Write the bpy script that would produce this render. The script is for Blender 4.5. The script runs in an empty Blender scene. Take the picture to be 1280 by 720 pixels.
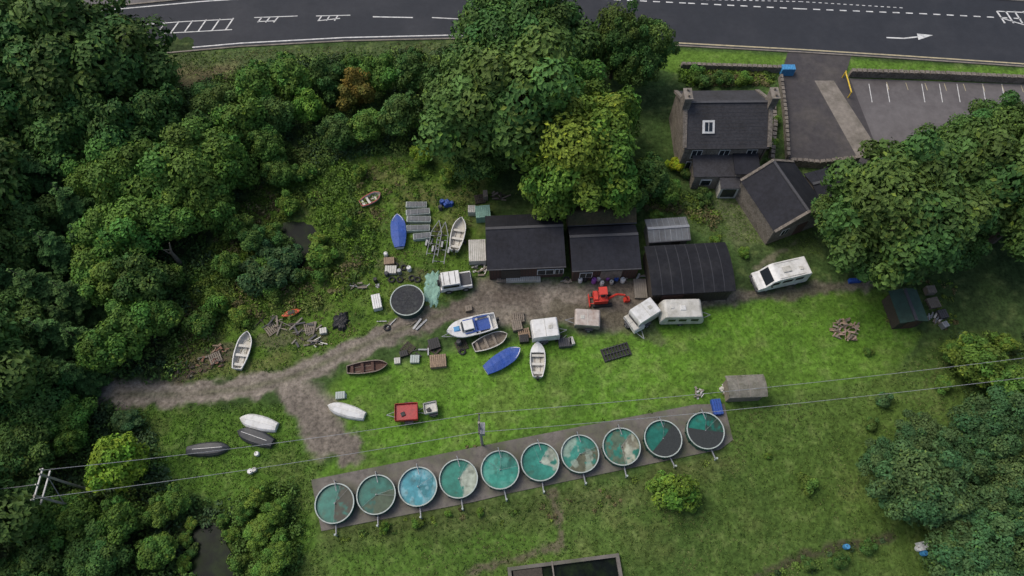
import bpy, math, random, numpy as np
from mathutils import Vector, Matrix
random.seed(7); rng=np.random.default_rng(7)
rad=math.radians
sc=bpy.context.scene
# ------------------------------------------------------------------ survey
# Photogrammetric survey of the site: the drone hovers 65 m over the origin, pitched 64 deg down.
# G() turns a sighting (1280x720 plate coords) of a point at known height z into site metres.
H=65.0; P=rad(64); F=865.0
sP,cP=math.sin(P),math.cos(P)
def G(x,y,z=0.0):
    u=(x-640)/F; v=(360-y)/F
    t=(H-z)/(sP-v*cP)
    return (t*u, t*(cP+v*sP))
def pm(x,y,z=0.0):
    v=(360-y)/F
    return F/((H-z)/(sP-v*cP))
def at(a,b,z=0.0):
    p=G(*a,z); q=G(*b,z)
    return ((p[0]+q[0])/2,(p[1]+q[1])/2), math.atan2(q[1]-p[1],q[0]-p[0]), math.hypot(q[0]-p[0],q[1]-p[1])
cam=bpy.data.cameras.new("camera"); co=bpy.data.objects.new("camera",cam); sc.collection.objects.link(co)
co.location=(0,0,H); co.rotation_euler=(math.pi/2-P,0,0); cam.sensor_width=36; cam.lens=F/1280*36
cam.clip_start=0.5; cam.clip_end=3000; sc.camera=co
# ------------------------------------------------------------------ light
SUN_E=rad(56); SUN_R=rad(-60)
w=bpy.data.worlds.new("World"); sc.world=w; w.use_nodes=True
nt=w.node_tree; bg=nt.nodes['Background']; sky=nt.nodes.new('ShaderNodeTexSky')
sky.sky_type='NISHITA'; sky.sun_disc=False; sky.sun_elevation=SUN_E; sky.sun_rotation=SUN_R
sky.air_density=1.0; sky.dust_density=4.0; sky.ozone_density=1.0
nt.links.new(sky.outputs[0],bg.inputs[0]); bg.inputs[1].default_value=0.15
sl=bpy.data.lights.new("sun","SUN"); sl.energy=1.5; sl.angle=rad(30); sl.color=(1,.95,.86)
so=bpy.data.objects.new("sun",sl); sc.collection.objects.link(so)
S=Vector((math.sin(SUN_R)*math.cos(SUN_E),math.cos(SUN_R)*math.cos(SUN_E),math.sin(SUN_E)))
so.rotation_euler=S.to_track_quat('Z','Y').to_euler(); so.location=(0,0,90)
sc.view_settings.view_transform='Standard'; sc.view_settings.look='None'; sc.view_settings.exposure=0
# ------------------------------------------------------------------ materials
MC={}
def mat(name,col=(.5,.5,.5),rough=.7,metal=0.0,var=.25,scale=2.0,dirt=None,dscale=.8,damt=.5,bump=.2,attr=None,objcol=False,trans=0.0,spec=.5,detail=6,stripe=None):
    if name in MC: return MC[name]
    m=bpy.data.materials.new(name); m.use_nodes=True; n=m.node_tree.nodes; l=m.node_tree.links
    pb=n['Principled BSDF']; pb.inputs['Roughness'].default_value=rough; pb.inputs['Metallic'].default_value=metal
    pb.inputs['Specular IOR Level'].default_value=spec
    tc=n.new('ShaderNodeTexCoord'); no=n.new('ShaderNodeTexNoise'); no.inputs['Scale'].default_value=scale
    no.inputs['Detail'].default_value=detail; no.inputs['Roughness'].default_value=.7
    l.new(tc.outputs['Object'],no.inputs['Vector'])
    mr=n.new('ShaderNodeMapRange'); mr.inputs[1].default_value=.3; mr.inputs[2].default_value=.7
    mr.inputs[3].default_value=1-var; mr.inputs[4].default_value=1+var; l.new(no.outputs[0],mr.inputs[0])
    if attr:
        a=n.new('ShaderNodeAttribute'); a.attribute_name=attr; base=a.outputs['Color']
    else:
        r=n.new('ShaderNodeRGB'); r.outputs[0].default_value=(*col,1); base=r.outputs[0]
    if objcol:
        oi=n.new('ShaderNodeObjectInfo'); mm=n.new('ShaderNodeVectorMath'); mm.operation='MULTIPLY'
        l.new(base,mm.inputs[0]); l.new(oi.outputs['Color'],mm.inputs[1]); base=mm.outputs[0]
    if dirt:
        n2=n.new('ShaderNodeTexNoise'); n2.inputs['Scale'].default_value=dscale; n2.inputs['Detail'].default_value=8
        n2.inputs['Roughness'].default_value=.65
        l.new(tc.outputs['Object'],n2.inputs['Vector'])
        r2=n.new('ShaderNodeMapRange'); r2.inputs[1].default_value=.45; r2.inputs[2].default_value=.68; r2.inputs[4].default_value=damt
        l.new(n2.outputs[0],r2.inputs[0])
        mx=n.new('ShaderNodeMix'); mx.data_type='RGBA'; l.new(r2.outputs[0],mx.inputs[0]); l.new(base,mx.inputs[6]); mx.inputs[7].default_value=(*dirt,1)
        base=mx.outputs[2]
    if stripe:
        wv=n.new('ShaderNodeTexWave'); wv.inputs['Scale'].default_value=stripe; wv.bands_direction='X'; l.new(tc.outputs['Object'],wv.inputs['Vector'])
    sv=n.new('ShaderNodeVectorMath'); sv.operation='SCALE'; l.new(base,sv.inputs[0]); l.new(mr.outputs[0],sv.inputs['Scale'])
    l.new(sv.outputs[0],pb.inputs['Base Color'])
    if bump>0:
        bp=n.new('ShaderNodeBump'); bp.inputs['Strength'].default_value=bump; bp.inputs['Distance'].default_value=.08
        l.new(no.outputs[0],bp.inputs['Height']); 
        if stripe:
            b2=n.new('ShaderNodeBump'); b2.inputs['Strength'].default_value=.8; b2.inputs['Distance'].default_value=.05
            l.new(wv.outputs[0],b2.inputs['Height']); l.new(bp.outputs[0],b2.inputs['Normal']); l.new(b2.outputs[0],pb.inputs['Normal'])
        else: l.new(bp.outputs[0],pb.inputs['Normal'])
    MC[name]=m; return m
M_ground=mat('ground_cover',attr='Col',rough=.95,var=.6,scale=2.6,bump=1.0,spec=.12,detail=9)
M_leaf=mat('foliage',attr='Col',objcol=True,rough=.65,var=.12,scale=.6,bump=0,spec=.18,detail=3)
M_bark=mat('bark',(.09,.07,.05),.9,scale=6)
M_road=mat('asphalt_road',(.028,.031,.038),.8,var=.12,scale=1.2,dirt=(.043,.045,.052),dscale=.12,damt=.8,bump=.1,spec=.3)
M_yard=mat('asphalt_yard',(.05,.045,.047),.85,var=.22,scale=1.5,dirt=(.09,.08,.07),dscale=.25,damt=.8)
M_park=mat('asphalt_carpark',(.13,.12,.12),.85,var=.15,scale=1.2,dirt=(.07,.062,.062),dscale=.16,damt=.85)
M_conc=mat('concrete',(.22,.195,.165),.9,var=.25,scale=1.5,dirt=(.1,.09,.07),dscale=.5,damt=.8)
M_pad=mat('pad_concrete',(.15,.135,.12),.9,var=.4,scale=1.8,dirt=(.065,.075,.038),dscale=.45,damt=.9)
M_paint=mat('road_paint',(.65,.65,.63),.7,var=.15,scale=5,dirt=(.22,.22,.22),dscale=1.5,damt=.65)
M_ypaint=mat('yellow_paint',(.45,.39,.24),.7,var=.15,scale=5,dirt=(.15,.14,.1),dscale=1.5,damt=.6)
M_stone=mat('rubble_stone',(.19,.165,.138),.9,var=.5,scale=5,dirt=(.08,.07,.055),dscale=1.2,damt=.8,bump=.8)
M_slate=mat('slate',(.048,.047,.052),.8,var=.35,scale=4,dirt=(.03,.028,.028),dscale=.6,damt=.8,spec=.3)
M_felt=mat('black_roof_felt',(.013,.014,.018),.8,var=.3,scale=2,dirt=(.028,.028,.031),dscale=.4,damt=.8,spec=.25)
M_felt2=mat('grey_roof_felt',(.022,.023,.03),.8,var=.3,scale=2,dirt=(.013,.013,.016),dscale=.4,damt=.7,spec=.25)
M_seam=mat('roof_seam',(.04,.042,.048),.8,var=.2)
M_moss=mat('mossy_roof',(.075,.06,.03),.95,var=.45,scale=3,dirt=(.04,.05,.018),dscale=.8,damt=.85)
M_corr=mat('corrugated_grey',(.16,.17,.178),.65,var=.15,scale=2,dirt=(.1,.09,.08),dscale=.8,damt=.6,stripe=3)
M_timber=mat('dark_timber',(.05,.04,.03),.85,var=.3,scale=5)
M_timber2=mat('red_brown_timber',(.085,.045,.033),.85,var=.3,scale=5)
M_wood=mat('weathered_wood',(.22,.185,.145),.85,var=.35,scale=4,dirt=(.1,.085,.07),damt=.7)
M_wood2=mat('tan_wood',(.28,.2,.135),.85,var=.35,scale=4,dirt=(.12,.09,.07),damt=.6)
M_white=mat('white_gelcoat',(.66,.66,.64),.45,var=.08,scale=2,dirt=(.36,.35,.3),dscale=1.5,damt=.65,bump=.03)
M_cream=mat('cream_panel',(.5,.49,.445),.5,var=.12,scale=2,dirt=(.27,.26,.21),dscale=1.2,damt=.75,bump=.03)
M_grey=mat('grey_metal',(.27,.28,.29),.5,.4,var=.2,scale=3)
M_dgrey=mat('dark_grey',(.055,.055,.06),.7,var=.2,scale=3)
M_black=mat('black_plastic',(.015,.015,.016),.6,var=.2,scale=3)
M_glass=mat('dark_glass',(.02,.025,.03),.12,var=.05,bump=0)
M_blue=mat('blue_tarpaulin',(.018,.07,.32),.6,var=.25,scale=3,bump=.7,dirt=(.03,.06,.15),dscale=1.5,damt=.5)
M_lblue=mat('light_blue_plastic',(.06,.26,.5),.5)
M_red=mat('red_paint',(.36,.03,.03),.5,var=.2,dirt=(.15,.04,.035),damt=.6)
M_dred=mat('digger_red',(.55,.035,.02),.5,var=.15,dirt=(.25,.04,.025),damt=.5)
M_orange=mat('orange_paint',(.6,.09,.03),.5,var=.15,dirt=(.3,.06,.03),damt=.5)
M_pink=mat('purple_plastic',(.3,.1,.4),.5)
M_yellow=mat('yellow_plastic',(.65,.45,.04),.5)
M_green=mat('green_grp',(.025,.1,.07),.5,var=.15)
M_dgreen=mat('dark_green_felt',(.022,.055,.04),.8,dirt=(.015,.03,.022))
M_teal=mat('pale_green_net',(.2,.35,.28),.8,var=.3,scale=3,bump=.7)
M_rubber=mat('rubber',(.02,.02,.02),.85)
M_bint=mat('boat_inside',(.45,.42,.35),.7,var=.3,scale=3,dirt=(.18,.15,.11),damt=.7)
M_dhull=mat('dark_hull',(.03,.033,.037),.45,var=.2,dirt=(.08,.08,.08),damt=.6)
M_rim=mat('pale_rim',(.38,.43,.4),.55,var=.2,dirt=(.18,.21,.16),dscale=1.5,damt=.7)
M_pond=mat('pond_water',(.006,.009,.008),.3,var=.4,scale=.8,dirt=(.02,.035,.01),dscale=.5,damt=.8,bump=.02,spec=.06)
M_tankw=mat('tank_water',attr='Col',rough=.3,var=.3,scale=1.5,bump=.03,spec=.25)
M_brick=mat('terracotta',(.22,.11,.075),.85,var=.35)
M_cable=mat('cable',(.3,.31,.32),.5)
M_pole=mat('pole_wood',(.3,.27,.23),.8)
# ------------------------------------------------------------------ noise helpers
_lat=rng.random((256,256))
def vn(x,y,s,o=0):
    x=x/s+o*17.3; y=y/s+o*31.7
    xi=np.floor(x).astype(int); yi=np.floor(y).astype(int); fx=x-xi; fy=y-yi
    fx=fx*fx*(3-2*fx); fy=fy*fy*(3-2*fy)
    a=_lat[xi%256,yi%256]; b=_lat[(xi+1)%256,yi%256]; c=_lat[xi%256,(yi+1)%256]; d=_lat[(xi+1)%256,(yi+1)%256]
    return (a*(1-fx)+b*fx)*(1-fy)+(c*(1-fx)+d*fx)*fy
def fbm(x,y,s,o=0,n=4):
    r=0;a=.5;t=0
    for i in range(n): r=r+a*vn(x,y,s/2**i,o+i*3); t+=a; a*=.55
    return r/t
def segd(X,Y,a,b):
    dx,dy=b[0]-a[0],b[1]-a[1]; L=dx*dx+dy*dy+1e-9
    t=np.clip(((X-a[0])*dx+(Y-a[1])*dy)/L,0,1)
    return np.hypot(X-a[0]-t*dx,Y-a[1]-t*dy)
def sdpoly(X,Y,pts):
    ins=np.zeros(X.shape,bool); d=np.full(X.shape,1e9)
    n=len(pts)
    for i in range(n):
        a=pts[i]; b=pts[(i+1)%n]
        d=np.minimum(d,segd(X,Y,a,b))
        c=((a[1]>Y)!=(b[1]>Y))&(X<(b[0]-a[0])*(Y-a[1])/(b[1]-a[1]+1e-12)+a[0]); ins^=c
    return np.where(ins,d,-d)
def lined(X,Y,pts):
    d=np.full(X.shape,1e9)
    for a,b in zip(pts[:-1],pts[1:]): d=np.minimum(d,segd(X,Y,a,b))
    return d
def ss(x,a,b):
    t=np.clip((x-a)/(b-a),0,1); return t*t*(3-2*t)
def GP(pts,z=0): return [G(x,y,z) for x,y in pts]
# ------------------------------------------------------------------ mesh helpers
def link(o,parent=None):
    sc.collection.objects.link(o)
    if parent: o.parent=parent
    return o
def quadmesh(name,V,Q,mats,mi=None,col=None,smooth=False):
    me=bpy.data.meshes.new(name); V=np.asarray(V,np.float32); Q=np.asarray(Q,np.int32)
    me.vertices.add(len(V)); me.vertices.foreach_set('co',V.ravel())
    me.loops.add(Q.size); me.loops.foreach_set('vertex_index',Q.ravel())
    me.polygons.add(len(Q)); me.polygons.foreach_set('loop_start',np.arange(0,Q.size,4,dtype=np.int32))
    me.polygons.foreach_set('loop_total',np.full(len(Q),4,np.int32))
    for m in mats: me.materials.append(m)
    if mi is not None: me.polygons.foreach_set('material_index',np.asarray(mi,np.int32))
    if col is not None:
        c=me.color_attributes.new('Col','FLOAT_COLOR','POINT')
        c4=np.ones((len(V),4),np.float32); c4[:,:3]=col; c.data.foreach_set('color',c4.ravel())
    me.polygons.foreach_set('use_smooth',np.full(len(Q),smooth))
    me.update(calc_edges=True); me.validate()
    return me
class B:
    def __init__(s,name): s.name=name; s.parts={}; s.order=[]; s.part('body')
    def part(s,n):
        s.cur=n; s.parts.setdefault(n,([],[],[])); return s
    def add(s,vs,fs,m):
        V,Fc,Mt=s.parts[s.cur]; o=len(V); V.extend([tuple(v) for v in vs])
        for f in fs: Fc.append(tuple(i+o for i in f)); Mt.append(m)
    def box(s,c,d,m,rz=0,rx=0,ry=0,taper=1.0):
        R=Matrix.Rotation(rz,3,'Z')@Matrix.Rotation(ry,3,'Y')@Matrix.Rotation(rx,3,'X')
        vs=[]
        for k in (-1,1):
            f=taper if k>0 else 1
            for a,b in ((-1,-1),(1,-1),(1,1),(-1,1)):
                vs.append(R@Vector((a*d[0]/2*f,b*d[1]/2*f,k*d[2]/2))+Vector(c))
        s.add(vs,[(3,2,1,0),(4,5,6,7),(0,1,5,4),(1,2,6,5),(2,3,7,6),(3,0,4,7)],m)
    def cyl(s,p,q,r,m,r2=None,n=10):
        p=Vector(p);q=Vector(q);r2=r if r2 is None else r2
        d=(q-p).normalized(); a=d.orthogonal().normalized(); b=d.cross(a)
        vs=[];
        for c,rr in ((p,r),(q,r2)):
            for i in range(n):
                t=2*math.pi*i/n; vs.append(c+a*math.cos(t)*rr+b*math.sin(t)*rr)
        fs=[(i,(i+1)%n,n+(i+1)%n,n+i) for i in range(n)]+[tuple(range(n-1,-1,-1)),tuple(range(n,2*n))]
        s.add(vs,fs,m)
    def prism(s,poly,z0,z1,m,axis='z'):
        n=len(poly)
        def mk(p,z):
            return (p[0],p[1],z) if axis=='z' else (p[0],z,p[1])
        vs=[mk(p,z0) for p in poly]+[mk(p,z1) for p in poly]
        s.add(vs,[(i,(i+1)%n,n+(i+1)%n,n+i) for i in range(n)]+[tuple(range(n-1,-1,-1)),tuple(range(n,2*n))],m)
    def slab(s,pts,th,m):
        p=[Vector(q) for q in pts]; nn=(p[1]-p[0]).cross(p[2]-p[0]).normalized()
        if nn.z<0: nn=-nn
        vs=p+[q-nn*th for q in p]
        n=len(p)
        s.add(vs,[tuple(range(n)),tuple(range(2*n-1,n-1,-1))]+[(i,n+i,n+(i+1)%n,(i+1)%n) for i in range(n)],m)
    def strip(s,rings,m,closed=False):
        n=len(rings[0]); vs=[v for r in rings for v in r]; fs=[]
        for k in range(len(rings)-1):
            for i in range(n if closed else n-1):
                j=(i+1)%n; fs.append((k*n+i,k*n+j,(k+1)*n+j,(k+1)*n+i))
        s.add(vs,fs,m)
    def done(s,loc=(0,0),yaw=0,z=0,bevel=0,smooth=False,flip=None):
        parts={k:v for k,v in s.parts.items() if v[0]}
        single=len(parts)==1; root=None
        if not single:
            root=link(bpy.data.objects.new(s.name,None)); root.location=(loc[0],loc[1],z); root.rotation_euler=(0,0,yaw)
        for k,(V,Fc,Mt) in parts.items():
            if flip: V=[(a,-b,flip-c) for a,b,c in V]
            me=bpy.data.meshes.new(s.name if single else k); me.from_pydata(V,[],Fc)
            ms=[];
            for m in Mt:
                if m not in ms: ms.append(m)
            for m in ms: me.materials.append(m)
            me.polygons.foreach_set('material_index',[ms.index(m) for m in Mt])
            if smooth: me.polygons.foreach_set('use_smooth',[True]*len(Fc))
            me.update()
            o=bpy.data.objects.new(s.name if single else k,me)
            if single: link(o); o.location=(loc[0],loc[1],z); o.rotation_euler=(0,0,yaw); root=o
            else: link(o,root)
            if bevel>0:
                bm=o.modifiers.new('bevel','BEVEL'); bm.width=bevel; bm.segments=2; bm.limit_method='ANGLE'; bm.angle_limit=rad(35)
        return root
def sheet(name,pts,z,m,thick=None):
    b=B(name); 
    if thick: b.prism(pts,-.05,z,m)
    else: b.add([(p[0],p[1],z) for p in pts],[tuple(range(len(pts)))],m)
    o=b.done()
    return o
# ------------------------------------------------------------------ ground
xs=np.concatenate([[-900,-500,-300,-180,-120,-90],np.arange(-76,76.01,.25),[90,120,180,300,500,900]])
ys=np.concatenate([[-900,-400,-200,-100,-50,-20,-8],np.arange(-3,82,.25),[90,105,130,180,300,500,1200]])
X,Y=np.meshgrid(xs,ys); 
n1=fbm(X,Y,6,1); n2=fbm(X,Y,1.6,2); n3=fbm(X,Y,14,5); n4=fbm(X,Y,.7,8,2); n5=fbm(X,Y,3,15)
C=np.zeros(X.shape+(3,)); C[:]=(.05,.09,.025)
def blend(mask,col):
    global C
    C=C*(1-mask[...,None])+np.array(col)*mask[...,None]
def pmask(pts,soft=.8,amp=2.0): 
    sd=sdpoly(X,Y,GP(pts))+(n2-.5)*amp; return ss(sd,-soft,soft)
# woodland floor
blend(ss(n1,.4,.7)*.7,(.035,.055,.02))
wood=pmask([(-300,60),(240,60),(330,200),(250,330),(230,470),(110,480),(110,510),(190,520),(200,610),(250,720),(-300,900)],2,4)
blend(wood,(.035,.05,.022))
glade=pmask([(240,340),(330,225),(460,190),(620,215),(608,300),(600,350),(520,400),(420,450),(320,472),(220,478),(225,400)],1.5,4)
blend(glade,(.085,.155,.022)); blend(glade*ss(n2,.5,.72)*.7,(.05,.095,.02)); blend(glade*ss(fbm(X,Y,4,9),.5,.72)*.6,(.14,.125,.055))
lawnA=pmask([(395,500),(430,470),(560,440),(820,405),(1000,362),(1110,368),(1150,420),(1110,475),(905,508),(870,505),(392,600),(425,560),(398,520)],.6,1.0)
blend(lawnA,(.092,.19,.022)); blend(lawnA*ss(n1,.45,.7)*.7,(.067,.13,.021)); blend(lawnA*ss(n5,.52,.75)*.5,(.12,.165,.04)); blend(lawnA*ss(n2,.55,.75)*.5,(.057,.12,.02))
lawnB=pmask([(905,505),(1110,470),(1180,420),(1330,430),(1330,800),(370,800),(385,600),(402,660),(590,630),(915,560)],1,2)
blend(lawnB,(.074,.125,.027)); blend(lawnB*ss(n1,.45,.7)*.7,(.05,.092,.021)); blend(lawnB*ss(fbm(X,Y,5,12),.5,.72)*.6,(.11,.128,.042)); blend(lawnB*ss(n2,.52,.72)*.5,(.05,.093,.02))
blend(pmask([(905,470),(1110,440),(1150,520),(1100,640),(1000,660),(900,570)],2,3)*.45,(.088,.15,.028))
blend(pmask([(400,640),(700,640),(700,720),(400,740)],2,3)*.45,(.08,.165,.02))
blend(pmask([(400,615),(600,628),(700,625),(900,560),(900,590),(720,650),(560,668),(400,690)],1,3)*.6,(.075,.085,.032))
lawnC=pmask([(180,508),(370,508),(425,560),(388,605),(400,720),(400,820),(300,820),(290,640),(200,600)],1,2)
blend(lawnC,(.076,.15,.022)); blend(lawnC*ss(n2,.5,.7)*.6,(.048,.095,.02)); blend(lawnC*ss(n5,.5,.7)*.45,(.11,.13,.042))
blend(pmask([(840,240),(1010,225),(1040,320),(1000,325),(915,300),(865,290)],1,2),(.068,.105,.033))
blend(pmask([(890,250),(960,235),(950,300),(920,310)],1,2)*.5,(.12,.12,.07))
blend(pmask([(640,50),(860,62),(1010,72),(1010,92),(850,92)],.4,.6),(.09,.165,.025))
blend(pmask([(1060,74),(1300,88),(1300,104),(1060,96)],.4,.6),(.09,.175,.025))
blend(pmask([(180,70),(300,62),(560,52),(640,54),(640,66),(420,72),(240,95)],.4,1)*.8,(.075,.105,.04))
blend(pmask([(215,84),(300,80),(280,108),(222,112)],.8,2)*.8,(.13,.11,.06))
# fine mottling, dry blades and clover
blend(ss(n4,.58,.8)*.35,(.12,.145,.05)); C*= (0.68+.64*n4)[...,None]; C*=(.8+.4*n3)[...,None]
# tracks
def tmask(pts,wd,amp=1.2,soft=.35):
    return ss(wd/2-lined(X,Y,GP(pts))+(n2-.5)*amp*1.4+(n4-.5)*.9,-soft,soft)
T=tmask([(60,492),(140,492),(230,492),(310,484),(370,470),(430,442),(500,412),(560,390),(620,375),(700,374),(800,370)],2.3)
T=np.maximum(T,tmask([(360,482),(392,510),(402,545),(430,562)],3.0,1.5))
T=np.maximum(T,tmask([(800,376),(900,374),(990,366),(1080,354)],1.2,1.0)*.85)
T=np.maximum(T,pmask([(555,400),(600,352),(700,350),(800,350),(815,376),(790,410),(740,412),(690,400),(620,404)],.6,2.4)*.95)
T=np.maximum(T,pmask([(340,486),(385,470),(420,500),(440,560),(400,580),(375,520)],.5,1.4)*.9)
tl_=GP([(140,493),(230,493),(310,485),(370,470),(430,442),(500,412),(560,390)]); dl=lined(X,Y,tl_)
cen=np.exp(-(dl/.3)**2); rut=np.exp(-((dl-.75)/.28)**2)
gcol=np.zeros(C.shape); gcol[:]=(.19,.165,.135)
gcol*=(.55+.9*fbm(X,Y,1.0,21,5))[...,None]; gcol*=(1+.22*rut)[...,None]
mud=ss(fbm(X,Y,3.5,23),.4,.6)[...,None]*.7*ss(X,-25,0)[...,None]
gcol=gcol*(1-mud)+np.array((.09,.073,.058))*mud
gcol=gcol*(1-(cen*.35*n2*2)[...,None])+np.array((.09,.11,.04))*(cen*.35*n2*2)[...,None]
C=C*(1-T[...,None])+gcol*T[...,None]
def dpath(pts,wd,col=(.12,.095,.07),k=.8):
    m=tmask(pts,wd,.5,.2)*k; blend(m,col)
dpath([(690,615),(698,650),(704,682),(640,700),(585,714)],.55)
dpath([(945,722),(1010,695),(1060,680),(1115,672)],.6,(.06,.05,.035))
dpath([(945,335),(970,318),(1000,300)],.5,(.15,.14,.1))
dpath([(480,330),(520,345),(560,350)],2,(.11,.09,.065),.5)
dpath([(330,425),(370,418),(400,420)],2,(.11,.09,.065),.6)
dpath([(225,470),(280,440)],2,(.1,.08,.06),.7)
dpath([(700,385),(770,400),(820,420)],2.,(.1,.09,.06),.6)
V=np.stack([X,Y,np.zeros_like(X)],-1)
V[...,2]=(wood*(n1-.5)*.3)*(1-T)
ny,nx=X.shape; idx=np.arange(nx*ny).reshape(ny,nx)
Q=np.stack([idx[:-1,:-1],idx[:-1,1:],idx[1:,1:],idx[1:,:-1]],-1).reshape(-1,4)
Tf=T.ravel()[Q].mean(1)>.5
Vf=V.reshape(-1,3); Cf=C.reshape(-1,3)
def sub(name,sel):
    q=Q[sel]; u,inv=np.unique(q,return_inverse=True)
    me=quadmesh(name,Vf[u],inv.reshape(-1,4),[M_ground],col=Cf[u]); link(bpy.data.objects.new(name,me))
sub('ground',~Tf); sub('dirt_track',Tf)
# ------------------------------------------------------------------ road
lowE=[(-260,125),(-100,98),(0,86),(120,74),(220,65),(300,58),(430,51),(560,48),(700,50),(850,57),(1000,65),(1130,73),(1280,83),(1450,98),(1600,115)]
upE=[(-260,52),(-100,33),(0,22),(130,10),(250,-2),(400,-12),(560,-18),(700,-22),(850,-20),(1000,-15),(1130,-8),(1280,2),(1450,16),(1600,30)]
def ribbon(name,A,Bb,z,m,thick=None):
    b=B(name); a=GP(A); c=GP(Bb)
    b.strip([[(p[0],p[1],z),(q[0],q[1],z)] for p,q in zip(a,c)],m)
    if thick:
        b.strip([[(p[0],p[1],z),(p[0],p[1],z-thick)] for p in a],m); b.strip([[(p[0],p[1],z),(p[0],p[1],z-thick)] for p in c],m)
    return b.done()
ribbon('road',lowE,upE,.006,M_road)
def off(pts,dy): return [(x,y+dy) for x,y in pts]
ribbon('kerb',lowE,off(lowE,1.4),.12,M_conc,.12)
ribbon('kerb',upE,off(upE,-1.6),.12,M_conc,.12)
ribbon('pavement',off(upE,-1.7),off(upE,-16),.11,M_park,.1)
mk=B('road_markings')
def line(pts,wd=.15,z=.012,m=None,dash=None,gap=0):
    w=[Vector((*p,0)) for p in GP(pts)]
    for a,b2 in zip(w[:-1],w[1:]):
        L=(b2-a).length; d=(b2-a)/L; nn=Vector((-d.y,d.x,0))*wd/2; s=0
        while s<L:
            if dash:
                e=min(L,s+dash); st=s; s+=dash+gap
            else: e=L; st=s; s=L
            p,q=a+d*st,a+d*e
            mk.add([(v.x,v.y,z) for v in (p-nn,q-nn,q+nn,p+nn)],[(0,1,2,3)],m or M_paint)
line(off(lowE,-4)[:9],.17); line(off(lowE,-3.2)[8:],.2,m=M_ypaint)
line([(60,18),(130,13),(250,2),(400,-8)],.17)
line([(735,-2),(860,4),(1000,11),(1150,17),(1290,24)],.18,dash=.9,gap=.8)
line([(860,-1),(1000,2),(1130,10)],.12,dash=.4,gap=.4)
line([(175,31),(230,27),(290,24)],.13); line([(200,42),(290,37)],.13)
for i in range(7): line([(180+i*17,42-i*.8),(190+i*17,28.5-i)],.18)
line([(318,22),(372,20)],.13); line([(322,27),(345,26)],.13)
for i in range(3): line([(322+i*10,28),(328+i*10,21)],.17)
line([(395,20),(438,19)],.13); line([(397,26),(425,23)],.13)
for i in range(3): line([(398+i*10,26),(402+i*10,20)],.17)
line([(466,21),(516,22)],.17); line([(540,22),(580,24)],.15)
line([(1246,14),(1290,16)],.15); line([(1250,22),(1290,34)],.15)
for i in range(4): line([(1246+i*11,14),(1256+i*11,29)],.22)
line([(1108,47),(1130,48),(1148,46)],.2)
a=GP([(1146,42),(1166,44),(1148,50)]); mk.add([(p[0],p[1],.016) for p in a],[(0,1,2)],M_paint)
# car park bays + yard lines
sheet('car_park',GP([(1062,98),(1290,106),(1420,112),(1420,290),(1180,250),(1095,196),(1068,130)]),.02,M_park)
sheet('driveway',GP([(985,64.6),(1064,69.4),(1056,97),(1062,98),(1100,196),(1060,215),(984,206),(974,100)]),.026,M_yard)
sheet('concrete_ramp',GP([(1018,101),(1042,101),(1102,194),(1072,198)]),.034,M_conc)
for x in (1086,1108,1152,1174,1196,1228,1252): line([(x,105),(x+4,128)],.09,z=.03)
for i in range(0,8): line([(1108+i*24,103+i*.5),(1111+i*24,112+i*.5)],.08,z=.033,m=M_ypaint)
line([(978,104),(982,165)],.14,z=.034,m=M_ypaint); line([(982,165),(984,195)],.1,z=.034,m=M_paint)
mk.done()
# ------------------------------------------------------------------ water
def blob(name,pts,z,m):
    w=GP(pts); out=[]; n=len(w)
    for i in range(n):
        p0,p1,p2,p3=[Vector(w[(i+k)%n]) for k in (-1,0,1,2)]
        for t in (0,.2,.4,.6,.8):
            q=.5*((2*p1)+(-p0+p2)*t+(2*p0-5*p1+4*p2-p3)*t*t+(-p0+3*p1-3*p2+p3)*t**3)
            out.append((q.x+random.uniform(-.12,.12),q.y+random.uniform(-.12,.12)))
    sheet(name,out,z,m)
blob('pond_water',[(345,284),(375,278),(395,290),(385,320),(372,345),(340,352),(318,350),(335,318)],.17,M_pond)
blob('pond_water',[(235,665),(268,655),(285,680),(300,725),(290,800),(225,800),(228,700)],.17,M_pond)
# ------------------------------------------------------------------ foliage
def leaves(c,n,s,asp=.6):
    N=len(c); n=n/np.linalg.norm(n,axis=1,keepdims=True)
    r=rng.normal(size=(N,3)); t=np.cross(n,r); t/=np.linalg.norm(t,axis=1,keepdims=True)+1e-9; b=np.cross(n,t)
    s=s[:,None]
    V=np.stack([c-t*s,c-b*s*asp+n*s*.15,c+t*s,c+b*s*asp+n*s*.15],1).reshape(-1,3)
    return V,np.arange(4*N).reshape(-1,4)
def tubeq(p,q,r0,r1,n=7):
    p=Vector(p);q=Vector(q); d=(q-p).normalized(); a=d.orthogonal().normalized(); b=d.cross(a)
    vs=[]
    for c,r in ((p,r0),(q,r1)):
        for i in range(n):
            t=2*math.pi*i/n; v=c+a*math.cos(t)*r+b*math.sin(t)*r; vs.append(tuple(v))
    return np.array(vs),np.array([(i,(i+1)%n,n+(i+1)%n,n+i) for i in range(n)])
def join(name,VL,trunks,col):
    V=[VL[0]];Qs=[VL[1]];mi=[np.zeros(len(VL[1]),int)];cs=[np.repeat(col,4,0)]; o=len(VL[0])
    for v,q in trunks:
        V.append(v);Qs.append(q+o);mi.append(np.ones(len(q),int));cs.append(np.tile([.1,.08,.06],(len(v),1)));o+=len(v)
    return quadmesh(name,np.concatenate(V),np.concatenate(Qs),[M_leaf,M_bark],np.concatenate(mi),np.concatenate(cs))
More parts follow.
